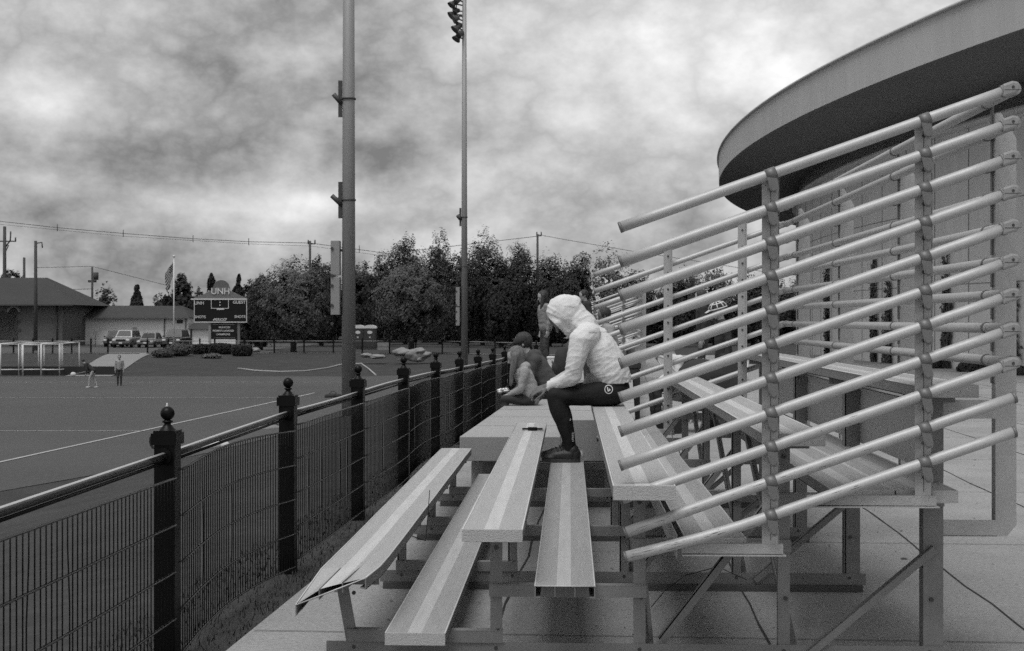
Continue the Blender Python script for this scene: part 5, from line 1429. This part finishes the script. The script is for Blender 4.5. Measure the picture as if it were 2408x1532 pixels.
# ------------------------------------------------------------------ utility poles and wires
def upole(px, d, ytop, r, label, arms=(), extra=None, base=None):
    z = 2.0 if d > 165 else 0
    p = far(px, d); root = empty('utility_pole', label, 'utility pole', p, FACE, 'utility poles behind the buildings'); z0 = p.z
    mb = MB(); mb.tube([(0, 0, 0), (0, 0, zpx(ytop, d) - z0)], [r * 1.2, r * .85], 10); mb.build('pole', UTIL, root)
    for (y, w, off) in arms:
        zz = zpx(y, d) - z0; mb = MB(); mb.box((off, 0, zz), (w, .14, .14))
        mb.build('crossarm', UTIL, root)
        for s in (-.48, .48): mb = MB(); mb.tube([(off + s * w, 0, zz), (off + s * w, 0, zz + .5)], .09, 6); mb.build('insulator', UTIL, root)
    if extra == 'transformer':
        zz = zpx(650, d) - z0; mb = MB(); mb.tube([(.5, 0, zz - .5), (.5, 0, zz + .5)], .34, 12); mb.build('transformer', UTIL, root); mb = MB(); mb.box((0, 0, zpx(662, d) - z0), (1.1, .2, .3)); mb.build('bracket', UTIL, root)
    if extra == 'fork':
        zz = zpx(535, d) - z0; mb = MB(); mb.tube([(0, 0, zz - 2.6), (.7, 0, zz - 1.6), (.75, 0, zz - .5)], .09, 6); mb.tube([(0, 0, zz - 3.2), (.5, 0, zz - 2.2)], .07, 6); mb.build('bracket', UTIL, root)
    if extra == 'lamp':
        zz = zpx(573, d) - z0; mb = MB(); mb.tube([(0, 0, zz), (.55, 0, zz + .1), (.6, 0, zz - .4)], .06, 6); mb.build('lamp_arm', UTIL, root)
upole(11, 175, 533, .22, 'tall utility pole with a wide crossarm and forked top above the brick roof', ((568, 3.0, -.1),), 'fork')
upole(57, 185, 606, .18, 'short bare utility pole just showing over the ridge of the brick roof')
upole(84, 126, 567, .15, 'slim pole standing in front of the brick building', (), 'lamp')
upole(217, 190, 628, .15, 'utility pole with a transformer drum over the low white building', ((690, 1.0, 0),) if False else (), 'transformer')
upole(729, 180, 567, .17, 'utility pole rising out of the broad round tree', ((574, .9, .2),))
upole(1264, 185, 551, .17, 'utility pole rising above the dark trees behind the standing woman', ((555, .6, .2),))
upole(-330, 178, 500, .2, 'utility pole beyond the edge of the view')
def wire(pts, d, r, label, sag=0.0, tees=()):
    q = []
    P = [at(x, y, d) for x, y in pts]
    for i in range(len(P) - 1):
        for t in range(10):
            p = P[i].lerp(P[i + 1], t / 10); q.append(p)
    q.append(P[-1]); mb = MB(); mb.tube(q, r, 5)
    for x, y in tees: p = at(x, y, d); mb.tube([p - Vector((0, 0, .45)), p + Vector((0, 0, .45))], .045, 6)
    tag(mb.build('overhead_wire', UTIL), label, 'power line', 'overhead power lines')
wire([(-330, 500), (0, 521), (135, 536), (290, 549.5), (454, 562), (585, 569), (729, 572), (915, 597), (1264, 556)], 180, .036, 'uppermost power line with spacers, running across the sky to the round tree', 0, ((135, 536), (290, 549.5), (454, 562), (585, 569), (845, 586)))
wire([(-330, 515), (0, 528), (290, 556), (585, 574), (729, 579), (915, 604)], 180, .020, 'thin wire hanging just under the uppermost power line')
wire([(84, 630), (217, 627), (300, 648), (390, 671)], 186, .030, 'wire from the slim pole over the transformer pole down to the trees')
wire([(130, 682), (217, 680)], 186, .035, 'short low wire reaching the transformer pole from the brick roof')
wire([(1264, 552), (1340, 566), (1480, 590), (1800, 640)], 185, .03, 'wire running from the far pole behind the guard rails')

# ------------------------------------------------------------------ trees
def tree(name, label, px, d, wpx, ytop, ybase_crown, kind='round', leaf=LEAF, dens=1.0, seed=1, group='trees beyond the playing field', size=.26, trunk_r=.2, depth=.9):
    rnd = random.Random(seed); k = d / 3344.0; p = far(px, d); z0 = p.z
    root = empty(name, label, 'tree', p, FACE, group)
    top = zpx(ytop, d) - z0; cb = max(.3, zpx(ybase_crown, d) - z0); Wd = wpx * k / 2; H = top - cb
    mb = MB(); lean = rnd.uniform(-.3, .3)
    mb.tube([(0, 0, -.3), (lean * .4, 0, top * .35), (lean, 0, top * .85)], [trunk_r * 1.3, trunk_r, trunk_r * .2], 9)
    tips = []
    for i in range(16 if kind != 'conifer' else 22):
        t = rnd.uniform(.15, .9); z = cb + H * t * (.8 if kind != 'conifer' else 1) ; a = rnd.uniform(0, 6.28)
        if kind == 'conifer': rr = Wd * (1 - t) * rnd.uniform(.7, 1.0)
        else: rr = Wd * math.sin(math.pi * min(.98, t * .8 + .15)) * rnd.uniform(.5, .9)
        e = Vector((rr * math.cos(a), rr * math.sin(a) * depth, z + (.05 * H if kind != 'conifer' else .0)))
        mb.tube([(lean * .5, 0, max(.4, z - (.22 * H if kind != 'conifer' else .02 * H))), e * .5 + Vector((0, 0, z * .5 - .03 * H)), e], [trunk_r * .45, trunk_r * .25, .03], 5)
    mb.build('trunk', BARK, root)
    # crown: leaf-sized faces through an uneven volume, thinned by a noise field so that gaps and clumps appear
    mb = MB(); V_ = []; F_ = []; so_ = seed * 7.3
    tot = int({'round': 17000, 'tall': 14000, 'conifer': 8500, 'airy': 5200}[kind] * dens)
    made = 0; tries = 0
    while made < tot and tries < tot * 6:
        tries += 1
        u = Vector((rnd.gauss(0, 1), rnd.gauss(0, 1), rnd.gauss(0, 1))).normalized()
        lim = .84 + .22 * noise.noise(u * 1.4 + Vector((so_, 0, 0))) + .24 * noise.noise(u * 3.6 + Vector((so_, 5, 0))) + .12 * noise.noise(u * 8.5 + Vector((so_, 9, 0)))
        if u.z > .45: lim = min(lim, 1.0)
        q = rnd.random() ** (.38 if kind != 'airy' else .5) * lim * 1.08
        if kind == 'conifer':
            t = rnd.random(); tier = .62 + .38 * abs(math.sin(t * 11 + seed)); a = math.atan2(u.y, u.x)
            rr = Wd * (1 - t) ** .75 * tier * (.7 + .5 * noise.noise(Vector((math.cos(a) * 1.6, math.sin(a) * 1.6, t * 6 + so_)))) * rnd.random() ** .45 * 1.9
            p_ = Vector((rr * math.cos(a), rr * math.sin(a), cb + H * t - rr * .12))
        else:
            uz = u.z; sx = 1.0
            if kind == 'tall': sx = 1.0 - .12 * max(0, uz) ; 
            p_ = Vector((u.x * q * Wd * sx, u.y * q * Wd * depth * sx, cb + H * .47 + uz * q * H * .55))
            if p_.z < cb: p_.z = cb + rnd.random() * .6
        g = noise.noise(p_ * (.75 if kind != 'airy' else 1.1) + Vector((so_, 1, 2))) + .5 * noise.noise(p_ * 2.1 + Vector((0, so_, 0)))
        if g < (-.22 if kind in ('round', 'tall') else -.16 if kind == 'conifer' else .08): continue
        made += 1
        nn = (u * 1.3 + Vector((rnd.uniform(-.7, .7), rnd.uniform(-.7, .7), rnd.uniform(-.4, .9)))).normalized(); s = size * rnd.uniform(.5, 1.25) * .5
        a = nn.orthogonal().normalized(); b = nn.cross(a); o = len(V_)
        V_ += [tuple(p_ + a * s), tuple(p_ + b * s * .62), tuple(p_ - a * s), tuple(p_ - b * s * .62)]; F_.append((o, o + 1, o + 2, o + 3))
    mb.v, mb.f, mb.m, mb.sm = V_, F_, [0] * len(F_), [False] * len(F_)
    mb.build('crown', leaf, root)
    return root
tree('broadleaf_tree', 'broad round tree with a dense grey crown just past the scoreboard', 690, 118, 205, 607, 800, 'round', LEAF2, 1.7, 3, size=.20)
tree('broadleaf_tree', 'wide round-headed tree behind the boulders, its trunk bare to the lawn', 967, 114, 205, 588, 800, 'round', LEAF2, 1.8, 5, size=.20)
for i, (px, w, yt, yb, d, knd, lb) in enumerate((
    (612, 100, 640, 815, 128, 'round', 'rounded tree between the scoreboard and the broad grey tree'),
    (756, 110, 596, 820, 150, 'tall', 'dark tree with a spiky top just before the near floodlight pole'),
    (850, 110, 608, 822, 150, 'tall', 'dark tree with a sloping top just past the near floodlight pole'),
    (953, 95, 545, 815, 160, 'tall', 'pointed dark tree standing up behind the wide round-headed tree'),
    (905, 90, 592, 815, 158, 'tall', 'dark tree filling the gap between the sloping tree and the pointed one'),
    (1036, 90, 548, 820, 160, 'tall', 'tall dark tree with a ragged double top next to the far floodlight pole'),
    (1135, 125, 545, 825, 156, 'tall', 'tallest dark tree, just past the far floodlight pole'),
    (1085, 90, 590, 825, 150, 'tall', 'dark tree directly behind the far floodlight pole'),
    (1222, 115, 562, 825, 156, 'tall', 'dark tree with a broken top behind the standing woman'),
    (1178, 90, 605, 828, 146, 'tall', 'lower dark tree in front of the two tallest trees'),
    (1292, 105, 592, 828, 152, 'tall', 'dark tree rising directly over the white hood'),
    (1345, 110, 610, 828, 148, 'tall', 'dark tree over the hooded man\'s shoulder'))):
    tree('dark_tree', lb, px, d, w, yt, yb, knd, LEAF, 1.5, 20 + i, size=.24)
for i, (px, w, yt, yb, d, lf, lb) in enumerate((
    (1432, 130, 572, 830, 150, LEAF3, 'pale airy tree with thin leaves behind the highest far rails'),
    (1372, 70, 588, 760, 158, LEAF3, 'smaller pale tree at the shoulder of the airy one'),
    (1500, 110, 640, 830, 150, LEAF, 'low dark tree behind the far bleacher posts'),
    (1590, 130, 655, 830, 150, LEAF, 'low spreading tree between the two far guard posts'),
    (1680, 120, 628, 830, 160, LEAF2, 'small tree showing above the helmeted figure'),
    (1850, 110, 650, 832, 168, LEAF, 'low dark tree half hidden by the end of the arena wall'),
    (1770, 120, 640, 832, 155, LEAF, 'low tree beside the curved end of the arena'),
    (1620, 90, 618, 760, 175, LEAF3, 'pale distant tree low on the skyline behind the rails'))):
    tree('tree', lb, px, d, w, yt, yb, 'airy' if lf is LEAF3 else 'round', lf, .8 if lf is not LEAF3 else 1.2, 50 + i, size=.28)
for i, (px, w, yt, yb, d, knd, lb) in enumerate((
    (250, 62, 668, 800, 186, 'airy', 'small tree over the white roof beside the transformer pole'),
    (322, 60, 668, 800, 186, 'conifer', 'small pointed tree over the middle of the white roof'),
    (377, 50, 690, 800, 188, 'airy', 'low bushy tree over the end of the white roof'),
    (430, 58, 642, 820, 165, 'tall', 'dark upright tree right behind the flagpole'),
    (396, 44, 668, 800, 170, 'conifer', 'narrow dark tree on the outer side of the flagpole'),
    (497, 66, 644, 820, 168, 'conifer', 'open dark pine behind the gable of the scoreboard'),
    (468, 50, 676, 820, 168, 'airy', 'thin-branched tree between the flagpole and the scoreboard'),
    (562, 56, 646, 820, 165, 'conifer', 'dark pine at the far corner of the scoreboard'),
    (28, 60, 634, 700, 190, 'airy', 'thin leafy tree top over the ridge of the brick roof'),
    (112, 50, 668, 760, 185, 'airy', 'small tree behind the slope of the brick roof'),
    (163, 44, 692, 780, 185, 'conifer', 'low pointed tree at the corner of the brick roof'))):
    tree('distant_tree', lb, px, d, w, yt, yb, knd, LEAF, .9 if knd != 'airy' else .7, 90 + i, size=.34, trunk_r=.16, group='small trees behind the buildings')
# dark wood edge behind everything
mb = MB(); rnd = random.Random(4)
for i in range(56000):
    px = rnd.uniform(585, 1960); d = rnd.uniform(172, 190); h = (690 if px < 1380 else 728) + 22 * noise.noise(Vector((px * .02, 0, 0))) + 10 * noise.noise(Vector((px * .09, 1, 0)))
    zt = zpx(h, d); x = (px - 1204) / 3344 * d; z = ground_z(x, d) + (zt - ground_z(x, d)) * rnd.random() ** .8
    c = W(x, d, z); s = rnd.uniform(.25, .6); nn = Vector((rnd.gauss(0, 1), rnd.gauss(0, 1), rnd.gauss(0, 1))).normalized(); a = nn.orthogonal().normalized(); b = nn.cross(a)
    mb.add([c + a * s, c + b * s * .7, c - a * s, c - b * s * .7], [(0, 1, 2, 3)])
tag(mb.build('woodland', LEAF), 'dark woodland edge closing the view behind the single trees', 'woodland', kind='stuff')
# shrubs
def shrub(name, label, px, d, wpx, ytop, leaf, group, seed, boxy=False, n=3200, size=.10):
    rnd = random.Random(seed); k = d / 3344.0; p = far(px, d); z0 = p.z; h = zpx(ytop, d) - z0; w = wpx * k / 2
    root = empty(name, label, 'shrub', p, FACE, group)
    mb = MB()
    for i in range(7): a = rnd.uniform(0, 6.28); mb.tube([(0, 0, -.05), (w * .5 * math.cos(a), w * .4 * math.sin(a), h * .7)], [.03, .012], 5)
    mb.build('stems', BARK, root); mb = MB()
    for i in range(n):
        u = Vector((rnd.gauss(0, 1), rnd.gauss(0, 1), rnd.gauss(0, 1))).normalized(); q = rnd.uniform(.6, 1.04)
        if boxy:
            m_ = max(abs(u.x), abs(u.y), abs(u.z)); u = u / m_ * (m_ ** .35)
            u = Vector((max(-1, min(1, u.x)), max(-1, min(1, u.y)), max(-1, min(1, u.z))))
        c = Vector((u.x * w * q, u.y * w * .8 * q, h * .5 + u.z * h * .5 * q)); c.z = max(.03, c.z)
        s = size * rnd.uniform(.5, 1.2); nn = (u + Vector((rnd.gauss(0, .5), rnd.gauss(0, .5), rnd.gauss(0, .5)))).normalized(); a = nn.orthogonal().normalized(); b = nn.cross(a)
        mb.add([c + a * s, c + b * s * .6, c - a * s, c - b * s * .6], [(0, 1, 2, 3)])
    mb.build('foliage', leaf, root)
YEW = mat('yew', .014, .9, 0, .5, 3); GRY = mat('bush_grey', .06, .9, 0, .5, 3)
shrub('hedge', 'clipped dark hedge under the near end of the scoreboard', 474, 112.5, 40, 810, YEW, 'clipped hedges under the scoreboard', 1, True)
shrub('hedge', 'clipped dark hedge in the middle under the scoreboard', 518, 112.3, 52, 808, YEW, 'clipped hedges under the scoreboard', 2, True, 4200)
shrub('hedge', 'clipped dark hedge closing the far end of the scoreboard row', 569, 109, 46, 811, YEW, 'clipped hedges under the scoreboard', 3, True, 4200)
shrub('bush', 'loose grey bush at the foot of the flagpole', 420, 109, 70, 809, GRY, 'loose bushes by the flagpole', 4, False, 3000, .12)
shrub('bush', 'low spreading bush beside the concrete path', 384, 107, 52, 822, GRY, 'loose bushes by the flagpole', 5, False, 2200, .12)
shrub('bush', 'tuft of ornamental grass in front of the middle hedge', 498, 106, 46, 832, mat('tuft', .10, .9, 0, .5, 3), 'loose bushes by the flagpole', 6, False, 1500, .12)
for px, w, yt, lb in ((2392, 60, 862, 'bush at the foot of the arena wall under the tall ivy'), (2290, 80, 850, 'low bush at the arena wall behind the back posts'), (2190, 80, 846, 'low bush at the arena wall between the guard posts')):
    a, t = wall_angle(px); dd = t - 1.0; rnd = random.Random(px); x = (px - 1204) / 3344.0
    dd = t / math.sqrt(1 + x * x) - 1.1
    shrub('bush', lb, px, dd, w, yt, LEAF, 'bushes along the arena wall', px, False, 2600, .07)
